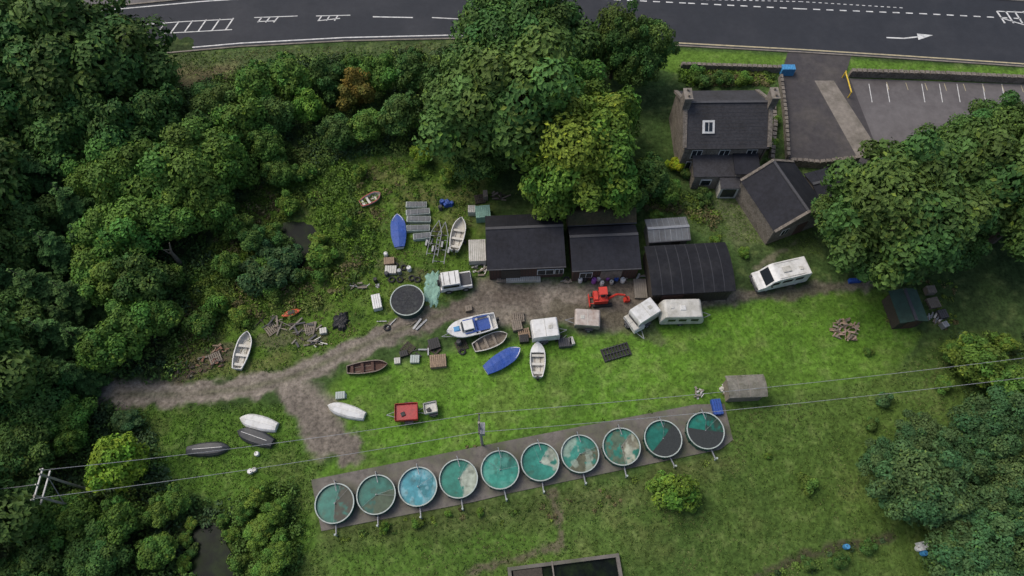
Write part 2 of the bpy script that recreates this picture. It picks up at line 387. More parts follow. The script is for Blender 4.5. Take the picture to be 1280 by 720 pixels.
def broad(name,R,Hc,zc,nl,N,ls,lobe=(.2,.36),base=(.06,.115,.028),hue=.22,drop=.45):
    d=rng.normal(size=(nl*3,3)); d/=np.linalg.norm(d,axis=1,keepdims=True); d=d[d[:,2]>-drop][:nl]
    k=rng.uniform(.4,.84,len(d))[:,None]; th=np.arctan2(d[:,1],d[:,0]); ph=rng.uniform(0,6)
    irr=(1+.14*np.sin(2*th+ph)+.12*np.sin(3*th+ph*2)+.08*np.sin(5*th+ph))[:,None]
    lc=d*k*irr*np.array([R,R,Hc]); lr=rng.uniform(lobe[0],lobe[1],len(d))*R
    lc=np.concatenate([lc,rng.normal(size=(5,3))*R*.2]); lr=np.concatenate([lr,np.full(5,R*.45)])
    lb=rng.uniform(.8,1.28,len(lr)); lh=rng.uniform(-1,1,len(lr))
    p=lr**2; i=rng.choice(len(lr),N,p=p/p.sum())
    dd=rng.normal(size=(N,3)); dd[:,2]+=.4; dd/=np.linalg.norm(dd,axis=1,keepdims=True)
    # secondary relief: small sprays on every lobe, a few stray twigs beyond it
    rr=rng.uniform(.8,1.08,N)+.13*np.sin(dd[:,0]*8+i)*np.sin(dd[:,1]*8+i*2)+.1*np.sin(dd[:,0]*17+i*3)*np.sin(dd[:,1]*17+i)
    rr+=(rng.random(N)<.08)*rng.uniform(0,.22,N)
    c=lc[i]+dd*(lr[i]*rr)[:,None]*np.array([1,1,.85])
    keep=np.ones(N,bool)
    for j in range(len(lr)):
        ds=np.linalg.norm(c-lc[j],axis=1); keep&=~((ds<lr[j]*.66)&(i!=j))
    c=c[keep];i=i[keep];dd=dd[keep];rr=rr[keep]
    nn=dd+rng.normal(size=c.shape)*.42+np.array([0,0,.25])
    s=rng.uniform(.6,1.25,len(c))*ls
    f=(lb[i]*rng.uniform(.78,1.22,len(c)))[:,None]
    col=np.array(base)*f; col[:,0]*=1+hue*lh[i]; col[:,2]*=1-.3*hue*lh[i]
    hi=rng.random(len(c))<.05; col[hi]*=np.array([1.6,1.4,1.0])
    c[:,2]+=zc
    VL=leaves(c,nn,s)
    tr=[tubeq((0,0,-.2),(0,0,zc*.6),R*.07+.05,R*.05+.03)]
    for a in range(7):
        j=rng.integers(0,len(lr)-5); e=lc[j]*.8+np.array([0,0,zc])
        m_=(e[0]*.4,e[1]*.4,zc*.6+(e[2]-zc*.6)*.6)
        tr.append(tubeq((0,0,zc*(.3+.04*a)),m_,R*.035+.02,R*.022+.01,5)); tr.append(tubeq(m_,tuple(e),R*.022+.01,R*.008,5))
    return join(name,VL,tr,col)
def conifer(name,R,Ht,N,ls,base=(.058,.115,.04)):
    nb=110; zb=Ht*(1-np.sqrt(rng.random(nb))*.9); tb=rng.uniform(0,2*math.pi,nb); Lb=R*(1.03-zb/Ht)**.8*rng.uniform(.75,1.12,nb); bb=rng.uniform(.75,1.3,nb)
    pw=Lb**1.3; i=rng.choice(nb,N,p=pw/pw.sum()); u=np.sqrt(rng.uniform(.03,1,N)); wd=.32*Lb[i]*(1.05-u)+.1
    sd=rng.normal(size=N)*wd*.7; th=tb[i]; r=Lb[i]*u
    c=np.stack([r*np.cos(th)-sd*np.sin(th),r*np.sin(th)+sd*np.cos(th),zb[i]-.32*u**1.5*Lb[i]-np.abs(sd)*.3+rng.normal(size=N)*.08],1)
    nn=np.stack([np.cos(th)*.4,np.sin(th)*.4,np.full(N,1.0)],1)+rng.normal(size=(N,3))*.4
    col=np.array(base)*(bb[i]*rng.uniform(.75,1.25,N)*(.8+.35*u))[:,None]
    VL=leaves(c,nn,rng.uniform(.6,1.3,N)*ls,.45)
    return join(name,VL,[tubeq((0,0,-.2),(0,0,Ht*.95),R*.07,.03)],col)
big=[broad('tree_crown_big',6,5.2,6.8,55,22000,.28,lobe=(.17,.33)) for _ in range(3)]
fin=[broad('tree_crown_fine',6,5.0,6.8,95,25000,.23,lobe=(.12,.22)) for _ in range(2)]
med=[broad('tree_crown_medium',3,2.8,3.4,34,8500,.2,lobe=(.17,.34)) for _ in range(3)]
shr=[broad('shrub_mesh',1.5,1.25,1.2,18,3000,.15,lobe=(.25,.42)) for _ in range(4)]
con=[conifer('conifer_mesh',3.2,11,15000,.24) for _ in range(3)]
def tree(nm,x,y,rpx,kind='big',tint=(1,1,1),hs=1.0):
    src={'big':big,'fin':fin,'med':med,'shr':shr,'con':con}[kind]
    R0={'big':6,'fin':6,'med':3,'shr':1.5,'con':3.2}[kind]; z0={'big':6.8,'fin':6.8,'med':3.4,'shr':1.2,'con':4.5}[kind]
    s=rpx/pm(x,y,5)/R0
    z=z0*s*hs; p=G(x,y,z)
    o=link(bpy.data.objects.new(nm,random.choice(src))); o.location=(p[0],p[1],0)
    o.rotation_euler=(0,0,random.uniform(0,6.28)); o.scale=(s,s*random.uniform(.93,1.07),s*hs)
    j=random.uniform(.88,1.14); o.color=(tint[0]*j*random.uniform(.92,1.12),tint[1]*j,tint[2]*j,1)
D=(1.05,1.1,1.0); DD=(.88,.98,.9); L=(1.75,1.65,1.0); Mi=(1.4,1.4,1.0); BL=(.95,1.02,1.45); OL=(1.35,1.42,.95)
for a in [
 # central group
 (655,12,62,'big',DD,1),(620,60,62,'big',DD,1),(690,60,60,'big',DD,1),(585,130,60,'big',D,1.05),(640,135,85,'big',D,1.1),
 (600,185,48,'big',D,.9),(705,120,60,'fin',OL,1.1),(722,185,78,'fin',(1.85,1.75,.95),1.0),(770,150,38,'med',(1.6,1.55,.9),1.4),
 (690,235,40,'med',(1.5,1.5,.9),1.5),(768,232,38,'med',(1.5,1.5,.9),1.4),(812,60,34,'fin',D,1.5),(772,50,36,'fin',D,1.6),(795,80,34,'fin',D,1.4),
 (815,222,28,'med',D,1.2),(785,252,22,'med',D,1.2),(836,238,18,'med',Mi,1.2),
 # right
 (1120,268,98,'fin',DD,.95),(1060,285,46,'big',DD,.9),(1180,300,52,'big',DD,.9),(1150,215,50,'big',DD,.95),(1235,225,80,'big',DD,1),(1255,165,50,'fin',D,1),(1290,260,70,'big',DD,1),(1210,180,40,'big',DD,1),(1380,200,90,'big',DD,1),
 # bottom right pines
 (1150,605,62,'fin',BL,1),(1200,640,52,'fin',BL,1),(1110,580,36,'fin',BL,1),(1235,535,52,'fin',BL,1),(1150,548,36,'fin',BL,1),(1215,695,58,'fin',BL,1),(1265,600,45,'fin',BL,1),(1275,680,50,'fin',BL,1),(1190,575,40,'fin',BL,1),(1380,600,90,'fin',BL,1),
 (1225,450,34,'med',(1.5,1.5,1),1),(1262,480,32,'med',Mi,1),(1195,440,20,'med',Mi,.9),
 # left wood
 (55,55,85,'big',DD,1),(130,70,78,'big',DD,1.0),(180,100,42,'big',D,1),(15,130,70,'big',DD,1),(90,145,60,'big',D,1),(150,165,45,'med',D,1.3),(200,150,38,'med',D,1.3),
 (40,20,50,'big',DD,1),(-60,80,90,'big',DD,1),(-60,250,90,'big',DD,1),(-60,450,90,'big',DD,1),(-70,640,90,'big',DD,1),
 (270,130,36,'big',D,.8),(320,112,32,'med',OL,1.1),(365,98,30,'med',OL,1.1),(408,98,26,'med',D,1.1),(445,112,26,'med',(2.3,1.1,.9),1.1),(478,92,28,'med',OL,1.1),(515,92,28,'med',D,1.2),(545,100,26,'med',D,1.2),(440,84,20,'med',OL,1.0),(345,92,18,'med',D,1),
 (340,145,28,'med',D,1.1),(385,132,24,'med',(2.0,2.0,1.1),1.1),(300,158,34,'med',OL,1.2),(500,145,30,'med',D,1.1),(460,158,26,'med',OL,1.0),(420,165,26,'med',D,1),(250,165,30,'med',D,1.1),(525,193,15,'med',(2.8,2.5,1.0),1),
 (235,208,58,'big',OL,.95),(165,218,55,'big',OL,.95),(120,228,38,'big',OL,1),(290,205,34,'med',OL,1.3),(330,182,28,'med',Mi,1.1),(345,215,22,'med',Mi,1),(215,265,46,'big',OL,.95),(268,260,33,'med',OL,1.2),
 (150,290,50,'big',OL,.95),(130,345,42,'big',OL,.95),(180,350,38,'med',D,1.2),(200,398,30,'med',OL,1.0),(160,405,38,'med',OL,1.1),(215,345,18,'med',Mi,1),(285,330,20,'med',Mi,1),(318,300,20,'med',D,1),(130,440,34,'med',OL,1.2),(300,285,20,'med',Mi,1),
 (25,300,50,'big',D,1),(10,410,50,'big',D,1),(35,505,50,'big',D,.9),(90,520,28,'med',OL,1.1),(25,570,45,'big',D,1),(85,550,24,'med',OL,1),
 (145,577,40,'med',(2.7,2.5,1.0),1.1),(160,525,18,'med',BL,.8),(85,650,42,'big',OL,.9),(30,640,45,'big',D,.9),(150,650,34,'med',OL,1.0),(120,695,42,'big',D,.9),(195,690,28,'med',OL,.9),(40,710,45,'big',D,.9),(200,640,22,'med',Mi,1),(222,625,20,'med',OL,1),
 (230,790,50,'big',D,.9),(100,790,60,'big',D,.9),
 (320,620,18,'med',L,.9),(345,640,20,'med',L,.8),(325,665,22,'med',L,.8),(350,690,24,'med',L,.8),(335,715,22,'med',L,.8),(305,640,14,'med',Mi,1),
]:
    nm='pine_tree' if a[4] is BL else 'broadleaf_tree'
    tree(nm,*a)
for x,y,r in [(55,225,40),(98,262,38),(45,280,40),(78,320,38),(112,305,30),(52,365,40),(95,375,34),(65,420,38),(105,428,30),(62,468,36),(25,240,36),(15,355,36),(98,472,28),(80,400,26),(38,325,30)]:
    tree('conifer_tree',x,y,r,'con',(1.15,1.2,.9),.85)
for a in [(843,615,30,(2.1,1.9,1.0)),(825,605,16,L),(862,622,16,(1.9,1.7,1.0)),(846,207,13,(4.4,2.9,.6)),(856,217,9,D),(870,90,12,Mi),(905,98,12,D),(930,98,11,L),(880,102,12,D),(1012,605,14,Mi),
 (400,320,18,L),(398,300,12,L),(360,255,18,L),(330,330,14,L),(340,365,14,Mi),(270,380,20,L),(250,405,20,Mi),(300,395,14,L),(400,345,12,Mi),(430,280,14,L),(320,352,22,BL),(345,345,24,BL),(315,335,16,BL),(362,322,19,BL),(335,316,17,BL),(340,290,14,Mi),(350,300,14,D),(450,215,12,L),(380,215,16,Mi),(375,345,12,D),
 (1255,430,16,L),(1085,440,7,Mi),(985,250,8,Mi),(1180,480,12,Mi),(1105,500,12,BL),(1090,530,10,D),(1050,700,12,D),(1010,705,10,D),(1085,685,12,D),(965,180,9,L),(968,150,9,Mi),(962,205,8,D),(860,180,7,D),(600,640,6,L),(560,642,5,L),(520,655,8,L),(480,660,8,(1.5,1.5,.8)),(960,570,5,L),(240,655,10,L),(290,668,12,L),(280,650,10,Mi),(230,705,12,L),(295,705,12,Mi),(240,690,9,D),(232,675,10,Mi),
 (610,215,15,Mi),(560,220,12,L),(515,215,10,L),(820,270,10,Mi),(880,245,12,D),(895,300,8,L),(930,315,8,L),(770,268,9,(1.8,1.5,.7)),(745,262,9,Mi)]:
    tree('shrub',a[0],a[1],a[2],'shr',a[3])
# dead snag by the pond
b=B('dead_tree'); p=G(226,330); b.cyl((0,0,0),(.1,0,2.6),.28,M_wood,.16,8); b.cyl((.1,0,2.5),(.5,.3,4.0),.14,M_wood,.05,6); b.cyl((.05,0,1.8),(-.7,.2,2.8),.1,M_wood,.03,6); b.cyl((.2,.1,2.9),(-.1,-.4,3.8),.07,M_wood,.02,6); b.done(p)
# undergrowth : one mass
def field(name,npl,region,per,rr,hh,ls,pal,excl=None,up=.4):
    P0=GP(region); xs_=[p[0] for p in P0]; ys_=[p[1] for p in P0]
    c=np.stack([rng.uniform(min(xs_),max(xs_),npl),rng.uniform(min(ys_),max(ys_),npl)],1)
    k=sdpoly(c[:,0],c[:,1],P0)>0
    xi=np.clip(np.searchsorted(xs,c[:,0]),0,nx-1); yi=np.clip(np.searchsorted(ys,c[:,1]),0,ny-1); k&=T[yi,xi]<.25
    for e in (excl or []): k&=sdpoly(c[:,0],c[:,1],GP(e))<-.3
    c=c[k]; N=len(c); R=rng.uniform(*rr,N); i=np.repeat(np.arange(N),per); M=len(i)
    d=rng.normal(size=(M,3)); d[:,2]=np.abs(d[:,2])+.05; d/=np.linalg.norm(d,axis=1,keepdims=True)
    pos=np.zeros((M,3)); pos[:,:2]=c[i]; pos+=d*R[i][:,None]*rng.uniform(.6,1.05,M)[:,None]*np.array([1,1,hh])
    pi=(fbm(c[:,0],c[:,1],5,33)*len(pal)*1.6-len(pal)*.3+rng.uniform(-.8,.8,N)).astype(int).clip(0,len(pal)-1)
    col=np.array(pal)[pi][i]*(rng.uniform(.75,1.3,N)[i]*rng.uniform(.7,1.3,M))[:,None]
    V_,Q_=leaves(pos,d+rng.normal(size=(M,3))*up,rng.uniform(.6,1.3,M)*ls)
    return V_,Q_,np.repeat(col,4,0)
def mass(name,fs):
    V_=[];Q_=[];C_=[];o=0
    for v,q,c in fs: V_.append(v);Q_.append(q+o);C_.append(c);o+=len(v)
    link(bpy.data.objects.new(name,quadmesh(name,np.concatenate(V_),np.concatenate(Q_),[M_leaf],col=np.concatenate(C_))))
palW=[(.055,.105,.028),(.07,.135,.03),(.05,.09,.035),(.11,.18,.035),(.085,.12,.03)]
palG=[(.08,.145,.024),(.11,.2,.024),(.06,.11,.022),(.13,.19,.03),(.14,.125,.055),(.1,.175,.024),(.13,.17,.04)]
pond1=[(342,286),(375,277),(396,288),(387,322),(375,345),(340,352),(330,345),(340,318)]
pond2=[(238,668),(268,657),(284,680),(298,725),(285,800),(228,800),(230,702)]
mass('undergrowth',[
 field('a',2400,[(-150,100),(205,88),(330,200),(260,330),(225,470),(100,480),(-150,480)],55,(.4,1.3),.9,.16,palW),
 field('b',1200,[(220,112),(330,80),(560,62),(560,190),(460,190),(330,230),(250,200)],65,(.4,1.3),.9,.15,palW),
 field('c',1400,[(-150,505),(120,500),(190,530),(210,610),(290,640),(300,820),(-150,820)],55,(.4,1.2),.9,.16,palW,[pond2]),
 field('d',1300,[(240,335),(330,230),(440,200),(470,240),(470,330),(400,390),(330,400),(290,420),(220,470),(225,400)],45,(.3,.9),.7,.13,palG,[pond1]),
 field('d2',420,[(460,200),(600,215),(600,255),(480,270),(470,330),(440,380),(420,380)],30,(.2,.5),.6,.11,palG),
 field('e',260,[(290,630),(370,600),(380,800),(300,800)],60,(.4,1.0),1.0,.13,[(.1,.18,.035),(.08,.15,.03)]),
 field('f',500,[(1180,415),(1290,420),(1400,480),(1400,760),(1130,760),(1200,600)],50,(.4,1.1),.8,.15,palW),
 field('g',260,[(840,240),(890,245),(900,290),(860,268),(800,262),(800,200)],45,(.3,.8),.8,.13,palG),
 field('h',160,[(850,82),(970,86),(965,108),(850,106)],50,(.3,.7),.8,.13,palG),
 field('i',180,[(590,634),(700,627),(900,570),(905,577),(720,650),(560,660),(400,680),(400,668)],30,(.15,.42),.6,.1,palG),
 field('j',120,[(950,720),(1030,688),(1110,668),(1118,676),(1040,700),(970,730)],40,(.2,.6),.7,.12,palW),
 field('k',70,[(380,597),(640,546),(868,502),(868,507),(640,551),(389,602)],24,(.1,.3),.6,.08,palG),
 field('m',90,[(1112,352),(1195,345),(1200,415),(1165,420),(1108,410)],24,(.15,.45),.7,.1,palG,[[(1112,360),(1160,358),(1162,406),(1116,408)]]),
])
palL=[(.09,.18,.024),(.07,.135,.022),(.12,.19,.035),(.085,.16,.024)]
mass('grass',[
 field('l1',5200,[(160,505),(400,505),(430,560),(390,600),(400,720),(300,720),(270,620),(190,600)],5,(.08,.28),.6,.075,palL,up=.8),
 field('l2',7500,[(240,335),(330,225),(460,190),(600,215),(590,300),(600,350),(520,400),(420,450),(320,472),(220,478)],6,(.1,.3),.7,.08,palG,[pond1],up=.8),
 field('l3',6500,[(395,500),(560,440),(820,405),(1000,362),(1110,368),(1150,420),(1110,475),(905,500),(870,500),(400,590)],4,(.06,.17),.5,.055,palL,up=.8),
 field('l4',15000,[(915,515),(1110,470),(1180,420),(1280,430),(1280,720),(380,720),(402,668),(590,637),(915,567)],5,(.06,.26),.5,.07,[(.068,.115,.022),(.088,.135,.028),(.05,.095,.02),(.115,.135,.045)],up=.8),
 field('l5',1800,[(860,250),(1000,240),(1030,320),(920,300),(865,290)],5,(.06,.25),.6,.06,palL,up=.8),
 field('l6',2500,[(200,68),(560,52),(640,56),(640,66),(420,74),(240,100)],5,(.1,.3),.6,.08,palG,up=.8),
])
# ------------------------------------------------------------------ buildings
def rect(c4,z):
    a,b,c,d=[Vector(G(x,y,z)) for x,y in c4]   # BL BR TR TL
    ctr=(a+b+c+d)/4; u=((b-a)+(c-d)); yaw=math.atan2(u.y,u.x); w_=((b-a).length+(c-d).length)/2
    v=((d-a)+(c-b))/2; dep=abs(-math.sin(yaw)*v.x+math.cos(yaw)*v.y)
    return ctr,yaw,w_,dep
def gable(name,c4,ze,zr,wall,roof,axis='x',ov=.2,skew=0.0,arch=False,ribs=.9,ribm=None,roof2=None):
    ctr,yaw,w_,d_=rect(c4,ze); b=B(name); b.part('walls')
    x,y=w_/2-ov,d_/2-ov
    if axis=='x':
        r=skew*d_
        b.add([(-x,-y,0),(x,-y,0),(x,y,0),(-x,y,0),(-x,-y,ze),(x,-y,ze),(x,y,ze),(-x,y,ze),(-x,r,zr-.12),(x,r,zr-.12)],
              [(0,1,5,4),(2,3,7,6),(1,2,6,9,5),(3,0,4,8,7),(4,5,9,8),(8,9,6,7),(3,2,1,0)],wall)
        b.part('roof')
        X0,Y0=w_/2,d_/2
        if arch:
            n=10; pts=[]
            for i in range(n+1):
                t=-1+2*i/n; pts.append((Y0*t, ze+(zr-ze)*(1-abs(t)**2.2)))
            b.strip([[(-X0,p[0],p[1]+.08),(X0,p[0],p[1]+.08)] for p in pts],roof)
            b.strip([[(-X0,p[0],p[1]),(X0,p[0],p[1])] for p in pts],roof)
            for sx in (-X0,X0): b.strip([[(sx,p[0],p[1]-.12),(sx*1.004,p[0],p[1]+.1)] for p in pts],ribm or M_dgrey)
            if ribs:
                k=-X0+ribs
                while k<X0-.2:
                    b.strip([[(k-.03,p[0],p[1]+.1),(k+.03,p[0],p[1]+.1)] for p in pts],ribm or M_dgrey); k+=ribs
        else:
            b.slab([(-X0,-Y0,ze),(X0,-Y0,ze),(X0,r,zr),(-X0,r,zr)],.1,roof)
            b.slab([(-X0,r,zr+.002),(X0,r,zr+.002),(X0,Y0,ze),(-X0,Y0,ze)],.1,roof2 or roof)
            b.box((0,r,zr+.03),(w_,.3,.09),ribm or M_dgrey)
            b.box((0,-Y0-.05,ze-.06),(w_,.1,.1),M_dgrey)
            if ribs:
                k=-X0+ribs
                while k<X0-.2:
                    for s_ in (-1,1):
                        ye=-Y0 if s_<0 else Y0
                        b.slab([(k-.025,ye,ze+.02),(k+.025,ye,ze+.02),(k+.025,r,zr+.02),(k-.025,r,zr+.02)],.03,ribm or roof)
                    k+=ribs
    else:
        b.add([(-x,-y,0),(x,-y,0),(x,y,0),(-x,y,0),(-x,-y,ze),(x,-y,ze),(x,y,ze),(-x,y,ze),(0,-y,zr-.12),(0,y,zr-.12)],
              [(0,1,5,8,4),(2,3,7,9,6),(1,2,6,5),(3,0,4,7),(4,8,9,7),(8,5,6,9),(3,2,1,0)],wall)
        b.part('roof'); X0,Y0=w_/2,d_/2
        b.slab([(-X0,-Y0,ze),(0,-Y0,zr),(0,Y0,zr),(-X0,Y0,ze)],.12,roof); b.slab([(0,-Y0,zr+.002),(X0,-Y0,ze),(X0,Y0,ze),(0,Y0,zr+.002)],.12,roof2 or roof)
        b.box((0,0,zr+.03),(.3,d_,.1),ribm or M_dgrey)
    return b,ctr,yaw,w_,d_
def win(b,x,y,z,w_,h_,frame=M_white,axis=0):
    b.box((x,y,z),(w_+.14,.06,h_+.14),frame); b.box((x,y-.034,z),(w_,.03,h_),M_glass); b.box((x,y-.052,z),(.05,.02,h_),frame)
# house
b,c,yw,w_,d_=gable('stone_house',[(852,186),(952,184),(955,113),(848,113)],4.5,7.2,M_stone,M_slate,ov=.12,ribs=0)
X0,Y0=w_/2,d_/2
b.part('skews')
for sx in (-X0,X0):
    b.slab([(sx-.22,-Y0,4.62),(sx+.22,-Y0,4.62),(sx+.22,0,7.38),(sx-.22,0,7.38)],.3,M_stone); b.slab([(sx-.22,0,7.385),(sx+.22,0,7.385),(sx+.22,Y0,4.62),(sx-.22,Y0,4.62)],.3,M_stone)
b.part('chimneys')
for sx in (-X0,X0):
    b.box((sx,0,7.6),(.75,1.4,1.7),M_stone); b.box((sx,0,8.48),(.88,1.52,.14),M_conc)
    for k in (-.4,.4): b.cyl((sx,k,8.5),(sx,k,8.85),.11,M_wood)
b.part('slate_courses')
for k in range(1,13):
    t=k/13; b.slab([(-X0+.25,-Y0*(1-t),4.515+2.7*t),(X0-.25,-Y0*(1-t),4.515+2.7*t),(X0-.25,-Y0*(1-t)+.04,4.545+2.7*t),(-X0+.25,-Y0*(1-t)+.04,4.545+2.7*t)],.02,M_seam)
b.part('skylight'); sy=-Y0*.55; sz=4.5+2.7*.45+.1
sk=math.atan2(2.7,Y0); b.box((-X0*.45,sy,sz),(1.3,1.4,.1),M_white,rx=sk); b.box((-X0*.45,sy-.03,sz+.05),(.8,.95,.06),M_glass,rx=sk); b.box((-X0*.45,sy-.03,sz+.09),(.06,1.1,.03),M_white,rx=sk)
b.part('windows')
for x in (-3,0,3): win(b,x,-Y0+.1,3.3,1,1.3)
for x in (-3.2,3.2): win(b,x,-Y0+.1,1.3,1,1.2)
b.part('gutter'); b.cyl((-X0,-Y0-.06,4.42),(X0,-Y0-.06,4.42),.08,M_black); b.cyl((X0-.4,-Y0+.02,4.4),(X0-.4,-Y0+.02,.1),.05,M_black)
b.part('rear_extension')
b.box((-.9,-Y0-1.1,1.2),(w_*.5,2.2,2.4),M_stone); b.slab([(-.9-w_*.27,-Y0-2.3,2.45),(-.9+w_*.27,-Y0-2.3,2.45),(-.9+w_*.27,-Y0+.1,3.2),(-.9-w_*.27,-Y0+.1,3.2)],.12,M_slate)
b.box((w_*.26,-Y0-1.2,1.5),(2.4,2.2,2.9),M_stone); b.slab([(w_*.26-1.4,-Y0-2.4,3.0),(w_*.26+1.4,-Y0-2.4,3.0),(w_*.26+1.4,-Y0+.1,3.4),(w_*.26-1.4,-Y0+.1,3.4)],.1,M_felt2)
b.part('porch'); b.box((.6,-Y0-2.9,1.0),(2.0,1.2,2.0),M_cream); b.slab([(-.5,-Y0-3.6,2.05),(1.7,-Y0-3.6,2.05),(1.7,-Y0-2.35,2.35),(-.5,-Y0-2.35,2.35)],.08,M_slate); b.box((.6,-Y0-3.52,1.05),(1.5,.06,1.4),M_glass); b.box((-1.8,-Y0-2.22,1.3),(1.2,.1,1.0),M_white); b.box((-1.8,-Y0-2.29,1.3),(1.0,.05,.8),M_glass)
b.done(c,yw)
# barn
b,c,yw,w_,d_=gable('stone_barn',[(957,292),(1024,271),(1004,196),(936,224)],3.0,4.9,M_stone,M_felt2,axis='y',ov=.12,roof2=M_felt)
b.part('skews')
for sy in (-d_/2,d_/2):
    b.slab([(-w_/2,sy-.15,3.1),(0,sy-.15,5.05),(0,sy+.15,5.05),(-w_/2,sy+.15,3.1)],.25,M_stone); b.slab([(0,sy-.15,5.055),(w_/2,sy-.15,3.1),(w_/2,sy+.15,3.1),(0,sy+.15,5.055)],.25,M_stone)
b.part('door'); b.box((.6,-d_/2+.1,1.1),(1.2,.08,2.1),M_timber2); win(b,-1.5,-d_/2+.1,1.7,.7,.9)
b.done(c,yw)
b,c,yw,w_,d_=gable('lean_to_store',[(1016,252),(1052,240),(1046,208),(1012,214)],2.4,2.8,M_stone,M_felt2,axis='x',ribs=1.2)
b.part('door'); b.box((0,-d_/2+.15,1.0),(1,.08,2),M_timber2); b.done(c,yw)
# workshops
def shed(name,c4,ze,zr,wall,roof,**k):
    b,c,yw,w_,d_=gable(name,c4,ze,zr,wall,roof,**k)
    b.part('cladding'); y=-d_/2+.2-.03; x=-w_/2+.35
    while x<w_/2-.3: b.box((x,y,ze/2),(.05,.05,ze-.15),M_timber); x+=.3
    return b,c,yw,w_,d_
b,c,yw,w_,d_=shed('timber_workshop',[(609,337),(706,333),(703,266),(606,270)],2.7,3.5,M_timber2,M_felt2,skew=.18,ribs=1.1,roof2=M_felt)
b.part('doors'); b.box((-1.6,-d_/2+.12,1.05),(2.0,.08,2.1),M_timber); win(b,2,-d_/2+.12,1.4,1.6,.9); win(b,3.4,-d_/2+.12,1.4,.8,.9)
b.done(c,yw)
b,c,yw,w_,d_=shed('timber_workshop',[(714,339),(800,335),(796,281),(711,284)],2.7,3.4,M_timber2,M_felt2,skew=.2,ribs=1.1,roof2=M_felt2)
b.part('doors'); b.box((.6,-d_/2+.12,1.05),(2.2,.08,2.1),M_wood); win(b,-2,-d_/2+.12,1.4,1.2,.9)
b.done(c,yw)
b,c,yw,w_,d_=gable('mossy_roof_shed',[(710,282),(796,278),(792,254),(707,258)],2.6,3.2,M_timber,M_moss,ribs=.8,roof2=M_moss,ribm=M_moss); b.done(c,yw)
b,c,yw,w_,d_=shed('arched_roof_workshop',[(812,370),(916,364),(909,303),(808,308)],2.4,2.95,M_timber,M_felt,arch=True,ribs=1.05,ribm=M_seam)
b.part('doors'); b.box((-2,-d_/2+.12,1.0),(2.2,.08,2.0),M_timber2); b.done(c,yw)
b,c,yw,w_,d_=gable('corrugated_shed',[(810,303),(862,299),(859,271),(807,274)],2.1,2.5,M_corr,M_corr,ribs=.6,ribm=M_grey); b.part('door'); b.box((.8,-d_/2+.15,.95),(.9,.06,1.8),M_timber); b.done(c,yw)
b,c,yw,w_,d_=gable('green_garden_shed',[(1122,404),(1158,402),(1148,360),(1114,364)],2.0,2.4,M_timber,M_dgreen,axis='y',roof2=mat('lighter_green_felt',(.035,.075,.055),.8,dirt=(.02,.04,.03))); b.part('door'); b.box((.2,-d_/2+.15,.95),(1.2,.06,1.8),M_timber2); b.done(c,yw)  # right roof slope gets a lighter green felt than the left
b,c,yw,w_,d_=gable('weathered_feed_store',[(911,498),(958,496),(955,468),(907,470)],1.9,2.2,M_wood,mat('lichen_roof',(.19,.18,.15),.9,var=.35,scale=3,dirt=(.08,.08,.05),dscale=1,damt=.85),arch=True,ribs=1.0,ribm=M_conc); b.done(c,yw)
# ------------------------------------------------------------------ walls
def wall(name,pts,wd,h,m,cap=None):
    b=B(name); w=GP(pts)
    for p,q in zip(w[:-1],w[1:]):
        L_=math.hypot(q[0]-p[0],q[1]-p[1]); a=math.atan2(q[1]-p[1],q[0]-p[0])
        b.box(((p[0]+q[0])/2,(p[1]+q[1])/2,h/2),(L_,wd,h),m,rz=a)
        n=int(L_/.6)
        for i in range(n):
            t=(i+.5)/n; b.box((p[0]+(q[0]-p[0])*t,p[1]+(q[1]-p[1])*t,h+.08),(.5,wd+.04,random.uniform(.14,.24)),cap or m,rz=a+random.uniform(-.05,.05))
    return b.done()
wall('stone_wall',[(1060,95),(1170,98),(1290,104),(1420,112)],.45,.9,M_stone)
wall('stone_wall',[(850,86),(975,90)],.4,.8,M_stone)
wall('stone_wall',[(962,118),(966,160),(962,205)],.4,.9,M_stone)
wall('stone_wall',[(974,98),(980,150),(983,200)],.3,.7,M_stone)
wall('stone_wall',[(985,206),(1020,209),(1070,203)],.35,1.0,M_stone)
b=B('yellow_barrier'); p=G(1053,97);q=G(1060,122); b.cyl((*p,0),(*p,1.1),.09,M_yellow); b.cyl((*p,.95),(*q,.95),.08,M_yellow); b.cyl((*q,0),(*q,1.0),.07,M_yellow); b.done()
